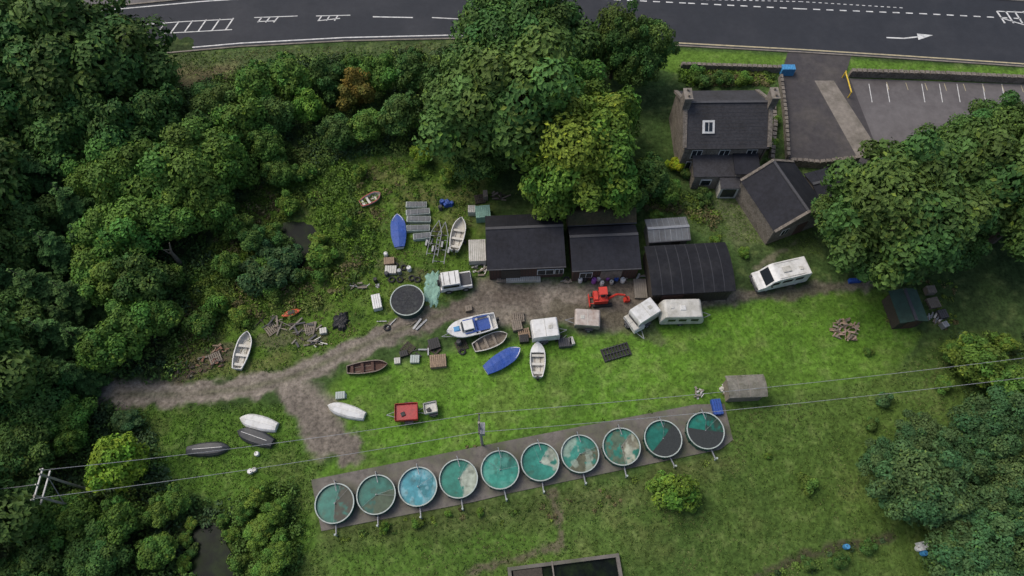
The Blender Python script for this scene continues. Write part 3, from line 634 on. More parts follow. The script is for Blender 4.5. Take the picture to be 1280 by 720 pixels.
# ------------------------------------------------------------------ fish tanks
pad=sheet('concrete_pad',GP([(389,600),(640,550),(868,506),(905,505),(916,550),(900,562),(640,616),(590,628),(402,664)]),.09,M_pad,thick=True)
TZ=.95
def tank(cx,cy,main,patch,s0,s1,net=None,rim=M_rim,light=None):
    p=G(cx,cy,TZ); R=1.72; b=B('fish_tank'); n=48
    ring=lambda r,z:[(r*math.cos(2*math.pi*i/n),r*math.sin(2*math.pi*i/n),z) for i in range(n)]
    b.part('shell'); b.strip([ring(R,.09),ring(R,TZ-.06)],M_green,True); b.strip([ring(R,TZ-.06),ring(R+.05,TZ-.05),ring(R+.05,TZ+.02),ring(R-.05,TZ+.02),ring(R-.05,TZ-.05)],rim,True)
    b.strip([ring(R-.05,TZ-.05),ring(R-.06,.1)],M_green,True)
    for i in range(12):
        a=i*math.pi/6; b.box(((R+.04)*math.cos(a),(R+.04)*math.sin(a),.48),(.07,.09,.76),M_green,rz=a)
    b.part('outflow'); a=-1.35+random.uniform(-.15,.15); 
    b.cyl((R*math.cos(a),R*math.sin(a),.35),((R+1.0)*math.cos(a),(R+1.0)*math.sin(a),.35),.07,M_grey); b.cyl(((R+.95)*math.cos(a),(R+.95)*math.sin(a),.1),((R+.95)*math.cos(a),(R+.95)*math.sin(a),.9),.09,M_rim)
    b.part('inlet'); b.cyl((-.2,R+.25,1.15),(.1,R-.7,1.1),.04,M_grey); b.cyl((-.2,R+.25,.1),(-.2,R+.25,1.15),.04,M_grey)
    b.part('cross_wires')
    for a in (s0,s1,s0+math.pi*.75): b.cyl((0,0,TZ-.1),((R-.04)*math.cos(a),(R-.04)*math.sin(a),TZ+.0),.009,M_grey,n=5)
    b.cyl((0,0,.3),(0,0,TZ+.05),.05,M_grey)
    if net:
        b.part('net_cover'); k=[(0,0,TZ+.015)]+[((R-.03)*math.cos(net[0]+(net[1]-net[0])*i/16),(R-.03)*math.sin(net[0]+(net[1]-net[0])*i/16),TZ+.012) for i in range(17)]
        b.add(k,[(0,i,i+1) for i in range(1,17)],mat('dark_net',(.03,.035,.035),.9,var=.35,scale=12))
    root=b.done(p,0)
    nr=26; m=96; V_=[]
    rs=np.linspace(.001,R-.055,nr+1)
    for r in rs:
        for i in range(m):
            a=2*math.pi*i/m; V_.append((r*math.cos(a),r*math.sin(a),TZ-.22))
    V_=np.array(V_); q=[(k*m+i,k*m+(i+1)%m,(k+1)*m+(i+1)%m,(k+1)*m+i) for k in range(nr) for i in range(m)]
    wx,wy=V_[:,0]+p[0],V_[:,1]+p[1]
    nz=fbm(wx,wy,.9,40); nf=fbm(wx,wy,.45,44); rr_=np.hypot(V_[:,0],V_[:,1])/R
    ang=np.arctan2(V_[:,1]+.2*(nf-.5),V_[:,0]+.2*(nz-.5))+(nf-.5)*.3
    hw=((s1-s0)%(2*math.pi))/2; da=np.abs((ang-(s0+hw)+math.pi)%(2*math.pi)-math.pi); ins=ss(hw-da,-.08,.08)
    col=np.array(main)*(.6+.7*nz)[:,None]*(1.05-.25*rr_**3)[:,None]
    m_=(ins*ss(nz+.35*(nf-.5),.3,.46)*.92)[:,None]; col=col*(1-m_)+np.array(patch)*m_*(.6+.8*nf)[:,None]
    if light:
        m_=(ss(fbm(wx*1.4,wy,.9,50),.52,.62))[:,None]*.65; col=col*(1-m_)+np.array(light)*m_
    m_=(ss(fbm(wx,wy,.6,70),.6,.72)*.35)[:,None]; col=col*(1-m_)+np.array((.05,.06,.035))*m_
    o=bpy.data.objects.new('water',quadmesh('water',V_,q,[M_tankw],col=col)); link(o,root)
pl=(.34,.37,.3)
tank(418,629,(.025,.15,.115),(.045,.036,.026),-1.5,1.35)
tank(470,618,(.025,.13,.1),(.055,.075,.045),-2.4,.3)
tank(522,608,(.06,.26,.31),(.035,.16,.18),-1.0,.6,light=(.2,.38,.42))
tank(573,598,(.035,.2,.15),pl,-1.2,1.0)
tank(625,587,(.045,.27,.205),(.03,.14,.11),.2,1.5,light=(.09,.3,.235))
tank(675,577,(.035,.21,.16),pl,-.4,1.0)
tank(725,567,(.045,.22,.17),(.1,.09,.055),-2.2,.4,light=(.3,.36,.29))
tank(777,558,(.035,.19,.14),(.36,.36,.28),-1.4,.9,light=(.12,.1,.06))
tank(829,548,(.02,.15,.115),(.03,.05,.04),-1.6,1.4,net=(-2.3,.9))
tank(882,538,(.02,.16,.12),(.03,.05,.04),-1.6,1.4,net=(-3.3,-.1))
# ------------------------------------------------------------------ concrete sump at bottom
c,yw,L_=at((645,714),(770,698)); 
b=B('concrete_sump'); 
for s in (-1,1): b.box((0,s*2.2,.25),(9.2,.3,.5),M_pad); b.box((s*4.75,0,.252),(.3,4.7,.5),M_pad)
b.box((0,0,.15),(9.2,4.1,.06),M_pond); b.box((-1.0,0,.5),(.12,4.8,.1),M_conc); b.box((-3.2,0,.42),(2.5,4.0,.08),M_timber)
b.done((c[0],c[1]-2.0),yw)
# ------------------------------------------------------------------ boats
def boat(name,a,bp,W=None,Hh=.6,hull=M_white,inner=M_bint,rim=None,cover=None,inv=False,deck=None,cabin=False,z=0,thw=3,transom=.62,motor=False,trailer=False,Lm=None,wr=.36):
    z0=.45 if trailer else z
    c,yw,L_=at(a,bp,z0+Hh/2 if not inv else .3); L_=Lm or L_
    W=W or L_*wr; b=B(name); rim=rim or hull; n=16
    out=[];inn=[]
    for k in range(n+1):
        t=k/n; x=-L_/2+L_*t
        s=(transom+(1-transom)*math.sin(min(t/.45,1)*math.pi/2)) if t<.45 else math.cos(((t-.45)/.55)**1.9*math.pi/2)**.8 if t<1 else .0
        s=max(s,.015); w2=W/2*s; sh=Hh*(1+.28*max(0,(t-.5)*2)**2); kl=0.0 if t<.8 else Hh*.55*((t-.8)/.2)**2
        th=min(.05,w2*.5)
        o=[(x,-w2,sh),(x,-w2*.93,kl+(sh-kl)*.5),(x,-w2*.7,kl+(sh-kl)*.18),(x,0,kl),(x,w2*.7,kl+(sh-kl)*.18),(x,w2*.93,kl+(sh-kl)*.5),(x,w2,sh)]
        f=1-th/max(w2,.02); fl=kl+.1 if sh-kl>.2 else kl+(sh-kl)*.4
        xi=max(x,-L_/2+.05) if k else x+.05
        i_=[(xi,w2*f,sh),(xi,w2*f*.9,kl+(sh-kl)*.5),(xi,w2*f*.62,fl),(xi,0,fl),(xi,-w2*f*.62,fl),(xi,-w2*f*.9,kl+(sh-kl)*.5),(xi,-w2*f,sh)]
        out.append(o);inn.append(i_)
    b.strip(out,hull); b.strip(inn,inner)
    b.strip([[(p[0][0],p[0][1]-.02,p[0][2]+.015),(q[6][0],q[6][1]+.02,q[6][2]+.015)] for p,q in zip(out,inn)],rim)
    b.strip([[(p[6][0],p[6][1]+.02,p[6][2]+.015),(q[0][0],q[0][1]-.02,q[0][2]+.015)] for p,q in zip(out,inn)],rim)
    b.strip([[(p[0][0],p[0][1]-.02,p[0][2]+.015),(p[0][0],p[0][1]-.02,p[0][2]-.06)] for p in out],rim); b.strip([[(p[6][0],p[6][1]+.02,p[6][2]+.015),(p[6][0],p[6][1]+.02,p[6][2]-.06)] for p in out],rim)
    b.add(out[0],[tuple(range(7))],hull); b.add(inn[0],[tuple(range(7))],inner); b.add([out[0][0],out[0][6],inn[0][0],inn[0][6]],[(0,1,2,3)],rim)
    if inv:
        b.box((0,0,.0),(L_*.7,.04,.06),rim)
    if cover:
        cs=[]
        for k,p in enumerate(out):
            t=k/n; w2=abs(p[0][1])+.05; h_=p[0][2]; r=.2*math.sin(math.pi*min(1,t*1.1+.1))*(1 if k%4 else .75)
            cs.append([(p[0][0],-w2,h_-.15),(p[0][0],-w2,h_+.02),(p[0][0],-w2*.5,h_+r*.7),(p[0][0],0,h_+r+.02),(p[0][0],w2*.5,h_+r*.7),(p[0][0],w2,h_+.02),(p[0][0],w2,h_-.15)])
        b.strip(cs,cover); b.add([cs[0][j] for j in range(7)],[tuple(range(7))],cover)
    elif not inv:
        for k in range(thw):
            t=.14+.26*k; i=int(t*n); w2=abs(out[i][0][1])*.93; b.box((out[i][0][0],0,Hh*.72),(.26,w2*2,.04),M_wood if inner is M_bint else inner)
        for s in (-.18,.18): b.box((-.1*L_,s*W,.13),(L_*.55,.05,.03),M_wood)
        if deck:
            ds=[[(p[0][0],p[0][1]*.96,p[0][2]+.02),(p[0][0],0,p[0][2]+.08),(p[0][0],p[6][1]*.96,p[0][2]+.02)] for p in out[int(n*deck):]]
            b.strip(ds,hull)
    if cabin:
        ds=[[(p[0][0],p[0][1]*.94,p[0][2]+.02),(p[0][0],0,p[0][2]+.12),(p[0][0],p[6][1]*.94,p[0][2]+.02)] for p in out[int(n*.45):]]
        b.strip(ds,hull)
        b.box((L_*.06,0,Hh+.3),(L_*.24,W*.6,.5),hull,taper=.82); b.box((L_*.185,0,Hh+.33),(.05,W*.52,.32),M_glass,ry=-.4); b.box((L_*.06,0,Hh+.31),(L_*.17,W*.575,.2),M_glass,taper=.95)
        b.box((-L_*.22,0,Hh*.6),(L_*.3,W*.55,.25),M_blue); b.box((-L_*.05,0,Hh+.1),(L_*.08,W*.7,.15),M_blue); b.box((L_*.3,0,Hh+.2),(L_*.14,W*.3,.12),M_lblue,taper=.7)
        for s in (-1,1): b.box((-L_*.1,s*W*.36,Hh+.12),(L_*.5,.1,.06),M_blue)
    if motor:
        b.box((-L_/2-.18,0,Hh+.15),(.32,.26,.45),M_black,taper=.8); b.cyl((-L_/2-.18,0,Hh),(-L_/2-.2,0,-.1),.06,M_dgrey)
    if trailer:
        for s in (-.25,.25): b.cyl((-L_*.35,s*W,-.08),(L_*.3,s*W*.8,-.08),.04,M_grey)
        b.cyl((L_*.3,-.2*W,-.08),(L_*.62,0,-.05),.04,M_grey); b.cyl((L_*.3,.2*W,-.08),(L_*.62,0,-.05),.04,M_grey)
        b.cyl((-L_*.12,-W*.55,-.15),(-L_*.12,W*.55,-.15),.035,M_grey)
        for s in (-1,1): b.cyl((-L_*.12,s*W*.52,-.18),(-L_*.12,s*(W*.52+.16),-.18),.26,M_rubber,n=14)
    return b.done(c,yw,z=z0,flip=(Hh if inv else None))
M_bw=mat('boat_inside_pale',(.55,.53,.47),.6,var=.2,scale=3,dirt=(.3,.27,.21),damt=.7)
boat('rowing_boat',(297,462),(311,416),W=1.5,rim=M_white,inner=M_bw)
boat('upturned_boat',(346,534),(299,522),inv=True,hull=M_white,W=1.5)
boat('upturned_boat',(341,554),(296,538),inv=True,hull=M_dhull,rim=M_white,W=1.5)
boat('upturned_boat',(234,563),(287,559),inv=True,hull=M_dhull,rim=M_white,W=1.4)
boat('upturned_boat',(456,520),(409,506),inv=True,hull=M_white,W=1.35)
boat('rowing_boat',(451,256),(476,243),W=1.25,rim=M_red,Hh=.5,thw=2,inner=M_bw)
boat('covered_boat',(500,310),(497,270),W=1.55,cover=M_blue,hull=M_white)
boat('motor_boat',(568,314),(577,274),W=1.5,trailer=True,rim=M_white,motor=True,inner=M_bw)
boat('rowing_boat',(672,472),(672,429),W=1.5,deck=.72,motor=True,inner=M_bw)
boat('covered_boat',(607,464),(650,437),W=1.5,cover=M_blue,hull=M_white)
boat('wooden_rowing_boat',(592,436),(634,419),W=1.5,hull=M_wood,rim=M_cream,inner=M_wood)
boat('dinghy',(434,463),(485,456),W=1.25,hull=M_timber2,rim=M_wood,inner=M_timber2,thw=3,Hh=.5)
boat('speedboat',(620,402),(559,417),W=2.0,Hh=.8,cabin=True,trailer=True,motor=True,transom=.85,inner=M_white)
b=B('kayak'); c,yw,L_=at((353,396),(377,388))
rs=[]
for k in range(9):
    t=k/8; s=math.sin(math.pi*(.06+.88*t)); rs.append([(-L_/2+L_*t,.38*s*math.cos(a),.16+.16*s*math.sin(a)) for a in [2*math.pi*i/10 for i in range(10)]])
b.strip(rs,M_orange,True); b.add(rs[0],[tuple(range(10))],M_orange); b.add(rs[-1],[tuple(range(10))],M_orange); b.box((0,0,.33),(.7,.4,.05),M_black); b.done(c,yw,z=.05)
# ------------------------------------------------------------------ vehicles
def wheel(b,x,y,r=.32,w=.2):
    b.cyl((x,y-w/2,r),(x,y+w/2,r),r,M_rubber,n=16); b.cyl((x,y-w/2-.01,r),(x,y+w/2+.01,r),r*.55,M_grey,n=12)
def rprof(pts,r=.25,n=4):
    out=[]; N=len(pts)
    for i in range(N):
        p=Vector(pts[i]); a=(Vector(pts[i-1])-p); c=(Vector(pts[(i+1)%N])-p); rr=min(r,a.length*.4,c.length*.4)
        A=p+a.normalized()*rr; Cc=p+c.normalized()*rr
        for k in range(n+1):
            t=k/n; q=A*(1-t)**2+p*2*t*(1-t)+Cc*t*t; out.append((q.x,q.y))
    return out
c,yw,L_=at((1006,337),(944,351),1.2); W=2.05; b=B('camper_van'); h=L_/2; b.part('body')
b.prism(rprof([(-h,.4),(h-.1,.4),(h,1.05),(h-.75,1.2),(h-1.45,2.15),(h-1.9,2.35),(-h+.05,2.4)],.18),-W/2,W/2,M_white,axis='y')
b.part('windows')
b.slab([(h-.80,-W*.42,1.30),(h-.80,W*.42,1.30),(h-1.42,W*.40,2.14),(h-1.42,-W*.40,2.14)],.05,M_glass)
for s in (-1,1):
    b.box((h-1.75,s*(W/2+.003),1.65),(.8,.03,.55),M_glass); b.box((h-3.0,s*(W/2+.003),1.7),(1.1,.03,.5),M_glass); b.box((h-4.3,s*(W/2+.003),1.7),(.9,.03,.5),M_glass)
b.box((-h+.01,0,1.7),(.05,1.4,.5),M_glass)
b.part('roof_fittings'); b.box((-.3,0,2.45),(.9,.7,.1),M_cream,taper=.85); b.box((-1.8,.2,2.43),(.45,.45,.08),M_cream,taper=.8)
for s in (-.85,.85): b.box((-.6,s,2.42),(L_*.5,.04,.05),M_cream)
b.part('trim'); b.box((h-.02,0,.55),(.2,W*.95,.25),M_dgrey); b.box((-h+.02,0,.5),(.15,W*.95,.2),M_dgrey)
for s in (-.75,.75): b.box((h-.03,s,.9),(.1,.3,.2),M_glass)
for s in (-1,1): b.box((h-1.3,s*(W/2+.12),1.45),(.12,.2,.28),M_black)
b.part('wheels')
for x in (h-1.1,-h+1.2):
    for s in (-1,1): wheel(b,x,s*(W/2-.12))
b.done(c,yw,bevel=.05)
def caravan(a,bb,W,Ht,m=M_cream,name='caravan',wins=True):
    c,yw,L_=at(a,bb,1.2); h=L_/2; b=B(name); b.part('body')
    b.prism(rprof([(-h,.45),(h,.45),(h+.02,1.2),(h-.35,Ht),(-h+.35,Ht),(-h-.02,1.2)],.3,5),-W/2,W/2,m,axis='y')
    b.part('windows')
    for s in (-1,1):
        for x in ((-h*.5,.0,h*.55) if wins else (0,)): b.box((x,s*(W/2+.003),Ht*.66),(h*.35,.03,.5),M_glass)
    b.slab([(h+.02,-W*.36,1.3),(h+.02,W*.36,1.3),(h-.25,W*.34,Ht-.35),(h-.25,-W*.34,Ht-.35)],.04,M_glass)
    b.part('roof_fittings'); b.box((0,0,Ht+.04),(.6,.6,.1),M_white,taper=.8); b.box((-h*.5,.1,Ht+.03),(.35,.35,.09),M_cream)
    for x in (-h*.25,h*.3): b.box((x,0,Ht+.01),(.04,W*.9,.03),M_cream)
    b.part('drawbar'); b.cyl((h-.2,-.5,.45),(h+1,0,.45),.04,M_grey); b.cyl((h-.2,.5,.45),(h+1,0,.45),.04,M_grey)
    b.part('wheels')
    for s in (-1,1): wheel(b,0,s*(W/2-.08))
    b.done(c,yw,bevel=.1)
caravan((824,391),(878,390),2.0,2.3)
def boxtrailer(name,a,bb,W,h0,h1,body,top,openr=False,dark=False):
    c,yw,L_=at(a,bb,1.0); h=L_/2; b=B(name); b.part('body'); b.box((0,0,(h0+.5)/2),(L_,W,h0-.5),body)
    if openr:
        b.box((0,0,h0+.06),(L_-.1,W-.1,.1),body); 
        for s in (-1,1): b.box((0,s*(W/2),h0+.15),(L_-.07,.06,.4),body); b.box((s*h,0,h0+.15),(.06,W+.06,.4),body)
        b.box((h*.3,.2,h0+.16),(.4,.4,.15),M_black,rz=.4)
    else:
        b.part('roof'); b.prism(rprof([(-h-.03,h0),(h+.03,h0),(h-.1,h1),(-h+.1,h1)],.15),-W/2-.03,W/2+.03,top,axis='y'); b.box((0,0,h1+.02),(.05,W,.04),M_cream); b.box((h*.4,0,h1+.02),(.4,.4,.06),M_cream)
    b.part('door'); b.box((-h-.005,0,(h0+.5)/2),(.05,W*.8,h0-.8 if h0>1 else .3),M_dgrey)
    b.part('chassis'); b.cyl((h,-.3,.45),(h+.9,0,.45),.04,M_grey); b.cyl((h,.3,.45),(h+.9,0,.45),.04,M_grey)
    for s in (-1,1): wheel(b,-.2,s*(W/2+.12),.3,.18); b.box((-.2,s*(W/2+.12),.68),(.8,.24,.05),M_dgrey)
    b.done(c,yw,bevel=.03)
boxtrailer('box_trailer',(791,402),(818,385),1.7,1.7,2.2,M_cream,M_white)
boxtrailer('box_trailer',(786,392),(800,412),1.2,.9,1.2,M_white,M_cream)
boxtrailer('livestock_trailer',(750,400),(718,398),1.7,1.2,1.5,M_wood,mat('stained_white_roof',(.42,.37,.33),.6,var=.2,dirt=(.25,.16,.12),dscale=1.2,damt=.8))
boxtrailer('box_trailer',(664,415),(698,411),1.9,1.3,1.8,M_white,M_white)
boxtrailer('red_tipping_trailer',(522,514),(494,516),1.6,.9,1,M_red,M_red,openr=True)
boxtrailer('small_trailer',(546,508),(530,511),1.0,.8,.9,M_cream,M_cream,openr=True)
c,yw,L_=at((550,354),(589,348),1.0); W=1.75; b=B('off_road_car'); h=L_/2; b.part('body'); b.box((0,0,.8),(L_,W,.6),M_white); b.box((-.5,0,1.42),(L_*.62,W-.08,.66),M_white,taper=.9)
b.part('roof'); b.box((-.5,0,1.79),(L_*.57,W-.2,.07),M_white); 
for x in (-1.2,-.6,0): b.box((x,0,1.85),(.05,W*.8,.04),M_dgrey)
b.part('bonnet'); b.box((h-.62,0,1.13),(1.1,W*.8,.1),M_dgrey); b.part('windows')
b.box((h-1.22,0,1.42),(.06,W*.8,.46),M_glass,ry=-.25)
for s in (-1,1): b.box((-.5,s*(W/2-.04),1.42),(L_*.5,.05,.4),M_glass)
b.box((-h+.06,0,1.42),(.06,W*.75,.4),M_glass); b.part('bumpers'); b.box((h+.06,0,.6),(.12,W,.16),M_dgrey); b.box((-h-.06,0,.6),(.12,W,.16),M_dgrey); b.cyl((-h-.06,0,1.1),(-h-.26,0,1.1),.33,M_rubber,n=14)
b.part('wheels')
for x in (h-.7,-h+.75):
    for s in (-1,1): wheel(b,x,s*(W/2-.05),.38)
b.done(c,yw,bevel=.03)
c,yw,_=at((742,374),(784,371),.6); b=B('mini_excavator'); b.part('tracks'); c=G(753,373,.6)
for s in (-1,1): b.prism(rprof([(-1.0,.02),(.9,.02),(1.0,.42),(-1.1,.42)],.2),s*.6-.16,s*.6+.16,M_rubber,axis='y')
b.part('blade'); b.box((-1.35,0,.25),(.08,1.4,.4),M_dred); b.box((-1.1,.35,.25),(.5,.08,.1),M_dred); b.box((-1.1,-.35,.25),(.5,.08,.1),M_dred)
b.part('house'); b.cyl((0,0,.4),(0,0,.58),.4,M_dgrey); b.box((-.25,0,.9),(1.4,1.25,.65),M_dred); b.box((-.75,0,1.3),(.5,1.1,.25),M_dred,taper=.8); b.box((-.05,.1,1.35),(.45,.5,.3),M_black)
b.part('canopy'); 
for x,y in ((.3,.5),(.3,-.3),(-.5,.5),(-.5,-.3)): b.cyl((x,y,1.2),(x,y,2.2),.035,M_dgrey)
b.box((-.1,.1,2.22),(.85,.85,.07),M_dred)
b.part('boom'); b.cyl((.5,-.2,.8),(1.3,-.2,1.8),.14,M_dred,.11,8); b.cyl((1.3,-.2,1.8),(2.1,-.2,1.5),.12,M_dred,.1,8); b.cyl((2.1,-.2,1.55),(2.6,-.2,.55),.1,M_dred,.08,8); b.cyl((.7,-.2,.75),(1.3,-.2,1.5),.05,M_grey)
b.part('bucket'); b.prism([(2.45,.6),(2.8,.55),(2.85,.2),(2.5,.1),(2.2,.2)],-.45,.05,M_dred,axis='y')
b.done(c,yw)
def btrailer(a,bb):
    c,yw,L_=at(a,bb,.4); h=L_/2; b=B('boat_trailer'); 
    for s in (-1,1):
        b.cyl((-h,s*.6,.5),(h*.35,s*.55,.5),.045,M_grey); b.cyl((h*.35,s*.55,.5),(h,0,.5),.045,M_grey); wheel(b,-h*.35,s*.85,.27,.16); b.box((-h*.35,s*.85,.6),(.7,.2,.04),M_grey)
    for x in (-h*.9,-h*.35,h*.1,h*.35): b.cyl((x,-.6,.5),(x,.6,.5),.035,M_grey); b.cyl((x-.05,-.15,.58),(x-.05,.15,.58),.08,M_black)
    b.done(c,yw)
btrailer((548,330),(557,278)); btrailer((540,320),(549,276))
# ------------------------------------------------------------------ yard equipment
b=B('round_fish_tank'); p=G(509,375,1.0); R=1.7; n=40; ring=lambda r,z:[(r*math.cos(2*math.pi*i/n),r*math.sin(2*math.pi*i/n),z) for i in range(n)]
b.part('shell'); b.strip([ring(R,0),ring(R,1)],M_dgreen,True); b.strip([ring(R,.95),ring(R+.05,.95),ring(R+.05,1.03),ring(R-.05,1.03),ring(R-.05,.8)],M_rim,True)
b.part('net_cover'); b.add(ring(R-.06,.96),[tuple(range(n))],mat('black_net',(.02,.022,.026),.8,var=.5,scale=4,dirt=(.045,.05,.045),dscale=1,damt=.8)); 
for a in range(6): b.cyl((0,0,.98),((R-.05)*math.cos(a*1.047),(R-.05)*math.sin(a*1.047),.98),.01,M_dgrey,n=5)
b.done(p,0)
def slabs(x,y,n,wd=30,hd=7,m=M_rim):
    b=B('stacked_fish_trays'); 
    c,yw,L_=at((x-wd/2,y),(x+wd/2,y-1)); 
    b.box((0,0,.25),(L_,.72,.5),m); b.box((0,0,.53),(L_*.92,.58,.07),M_corr)
    for k in (-.3,0,.3): b.box((k*L_,0,.58),(.05,.7,.05),M_grey)
    b.done(c,yw+random.uniform(-.06,.06),bevel=.02)
for i,(x,y,wd) in enumerate([(521,259,26),(523,268,30),(524,277,30),(523,288,30),(528,298,22)]): slabs(x,y,i,wd)
def barrel(x,y,m,r=.29,h=.85):
    b=B('plastic_barrel'); 
    pr=[(r*.9,0),(r,.08),(r*1.04,h*.33),(r,h*.5),(r*1.04,h*.66),(r,h-.08),(r*.85,h)]
    rs=[[(q*math.cos(2*math.pi*i/14),q*math.sin(2*math.pi*i/14),zz) for i in range(14)] for q,zz in pr]
    b.strip(rs,m,True); b.add(rs[-1],[tuple(range(14))],m); b.cyl((r*.4,0,h),(r*.4,0,h+.03),.05,M_black,n=8); b.done(G(x,y),random.uniform(0,6),smooth=False)
for x,y,m in [(553,255,M_blue),(559,257,M_blue),(565,256,M_blue),(551,262,M_dgrey),(725,352,M_white),(735,346,M_blue),(742,353,M_pink),(748,350,M_white),(752,356,M_white),(728,344,M_dgrey),(759,349,M_pink),(483,320,M_white),(1152,692,M_lblue),(1146,686,M_white),(1056,684,M_lblue),(574,430,M_dgrey),(512,338,M_white),(500,342,M_grey),(898,517,M_blue),(778,352,M_white),(770,350,M_blue),(940,352,M_dgrey),(484,344,M_dgrey),(470,352,M_black),(314,590,M_white),(319,588,M_cream),(322,568,M_white),(731,351,M_black),(764,354,M_cream)]: barrel(x,y,m,r=random.uniform(.2,.28),h=random.uniform(.4,.8))
def crate(x,y,wd,dp,h,m,yaw=0,name='crate',lid=True):
    b=B(name); t=.05
    for s in (-1,1): 
        b.box((0,s*(dp/2-t/2),h/2),(wd,t,h),m); b.box((s*(wd/2-t/2),0,h/2),(t,dp-2*t-.004,h-.004),m)
    if lid:
        n=max(3,int(wd/.2))
        for i in range(n): b.box((-wd/2+wd*(i+.5)/n,0,h+.02),(wd/n-.03,dp,.04),m)
    else: b.box((0,0,.2),(wd-.1,dp-.1,.2),M_black)
    b.done(G(x,y),yaw)
for a in [(597,318,1.8,2.6,.9,M_cream,.05,'white_storage_box'),(604,271,1.6,1.5,1.1,M_teal,.1,'fish_transport_tank'),(590,266,.8,.9,.8,M_cream,0,'crate'),(607,247,.5,.9,.8,M_wood,.1,'crate'),(487,328,1.1,.8,.4,M_wood2,.1,'crate'),(489,339,1.2,.9,.4,M_cream,.0,'crate'),(472,380,.9,1.6,.7,M_white,.25,'water_tank'),(548,453,1.6,1.3,.5,M_wood2,.1,'crate'),(543,431,1.1,1.1,.4,M_black,.3,'crate'),(519,450,.9,.8,.35,M_rim,0,'crate'),(505,443,.8,.6,.3,M_black,.3,'crate'),(497,452,.6,.6,.3,M_cream,.1,'crate'),(646,408,1.0,1.2,.5,M_wood,.2,'crate'),(655,425,.9,.8,.5,M_black,.1,'crate'),(706,430,1.3,.9,.5,M_dgrey,.1,'crate'),(714,428,.5,.8,.5,M_cream,.3,'crate'),(700,425,.5,.5,.4,M_rubber,.3,'crate'),(1175,395,.9,.9,.6,M_dgrey,.2,'crate'),(1160,365,.9,.8,.7,M_wood,.1,'crate'),(1067,352,1.2,.4,.4,M_blue,.05,'crate'),(1178,408,.6,.6,.6,M_grey,.4,'crate'),(426,495,.9,.7,.3,M_rim,.1,'crate'),(895,510,.9,1.5,.5,M_blue,.1,'blue_fish_bin'),(982,92,1.6,.8,1.1,M_lblue,.0,'wheelie_bin'),(800,362,1.3,2.2,.3,M_conc,0,'crate'),(558,256,.7,.7,.5,M_blue,.4,'crate'),(405,415,.7,.6,.4,M_cream,.2,'crate'),(586,387,.7,.6,.4,M_wood,.2,'crate'),(1150,683,.7,.7,.7,M_white,.2,'crate'),(1175,661,.6,.6,.5,M_lblue,.2,'crate')]:
    crate(*a)
crate(654,348,3.6,1.0,.35,M_cream,.03,'loading_platform'); crate(628,349,1.2,.9,.2,M_wood,.0,'loading_platform')
def pallet(x,y,m=M_wood,yaw=0,n=1,s=1.0):
    b=B('wooden_pallet')
    for k in range(n):
        z=k*.15
        for i in (-.5,0,.5): b.box((0,i*s,z+.05),(1.2*s,.1,.09),m)
        for i in range(6): b.box((-.5*s+i*.2*s,0,z+.11),(.13*s,1.1*s,.022),m)
    b.done(G(x,y),yaw)
for a in [(648,398,M_wood,.1,3),(577,432,M_timber,.4,1),(655,418,M_wood2,.2,2),(1165,380,M_wood,.2,3),(270,448,M_wood,.5,2),(600,250,M_timber,.2,2),(510,436,M_timber,.9,1),(388,410,M_wood,.3,1),(340,412,M_wood,.7,1)]: pallet(*a)
def pile(name,x,y,rx,ry,n,mats,L0=(.8,2.6),h=.5,base=.5):
    b=B(name)
    for i in range(n):
        a=base+random.gauss(0,.7); r=math.sqrt(random.random()); t=random.uniform(0,6.28)
        px_,py_=rx*r*math.cos(t),ry*r*math.sin(t)
        b.box((px_,py_,.06+random.random()*h*(1-r*.6)),(random.uniform(*L0),random.uniform(.06,.22),random.uniform(.03,.1)),random.choice(mats),rz=a,ry=random.uniform(-.12,.12))
    b.done(G(x,y))
WD=[M_wood,M_timber,M_conc,M_dgrey]
pile('timber_pile',372,412,2.2,.8,16,WD,(.6,1.8),.3); pile('timber_pile',340,403,1.4,.4,8,WD,(.6,1.6),.3); pile('scrap_pile',388,428,1.7,.5,14,WD+[M_cream],(.3,1.1),.3)
pile('rubble_heap',262,455,1.6,.8,24,[M_brick,M_conc,M_timber2,M_timber],(.2,.5),.4); pile('rubble_heap',232,465,1.1,.8,20,[M_timber2,M_timber,M_pad],(.2,.5),.4); pile('rubble_heap',275,437,.9,.5,10,[M_brick,M_wood2],(.2,.7))
pile('firewood_stack',1057,413,1.4,1.2,70,[M_wood2,M_wood,mat('pinkish_wood',(.34,.24,.19),.8)],(.3,.9),.8)
pile('scrap_pile',455,357,1.6,.4,14,[M_grey,M_black,M_wood],(.3,1.1),.3); pile('scrap_pile',500,405,2.5,.4,6,[M_grey,M_wood],(.6,1.6),.1,.3)
pile('scrap_pile',600,340,.8,1.2,12,[M_wood,M_cream,M_dgrey],(.3,.9),.3); pile('scrap_pile',1168,400,1.0,1.,16,[M_cream,M_grey,M_wood],(.3,.9),.5)
pile('scrap_pile',545,300,.9,1.6,8,[M_grey,M_black,M_timber],(.3,1.0),.3,1.2); pile('scrap_pile',690,425,1.5,.6,12,[M_black,M_grey,M_wood],(.3,1.0),.3); pile('scrap_pile',790,345,1.5,.4,12,[M_cream,M_grey,M_wood],(.3,1.0),.3)
pile('scrap_pile',873,491,.45,.6,14,[M_white,M_cream,M_conc],(.2,.6),.6); pile('scrap_pile',905,487,.4,.6,8,[M_cream,M_wood],(.3,.7),.4); pile('scrap_pile',620,247,1.2,.6,10,[M_wood,M_timber],(.4,1.2),.4); pile('scrap_pile',705,352,.6,.3,8,[M_wood,M_grey],(.3,.9),.3); pile('scrap_pile',535,440,1.5,.6,10,[M_black,M_timber,M_grey],(.3,.9),.2)
b=B('steel_grating_stack'); c,yw,L_=at((753,444),(785,438))
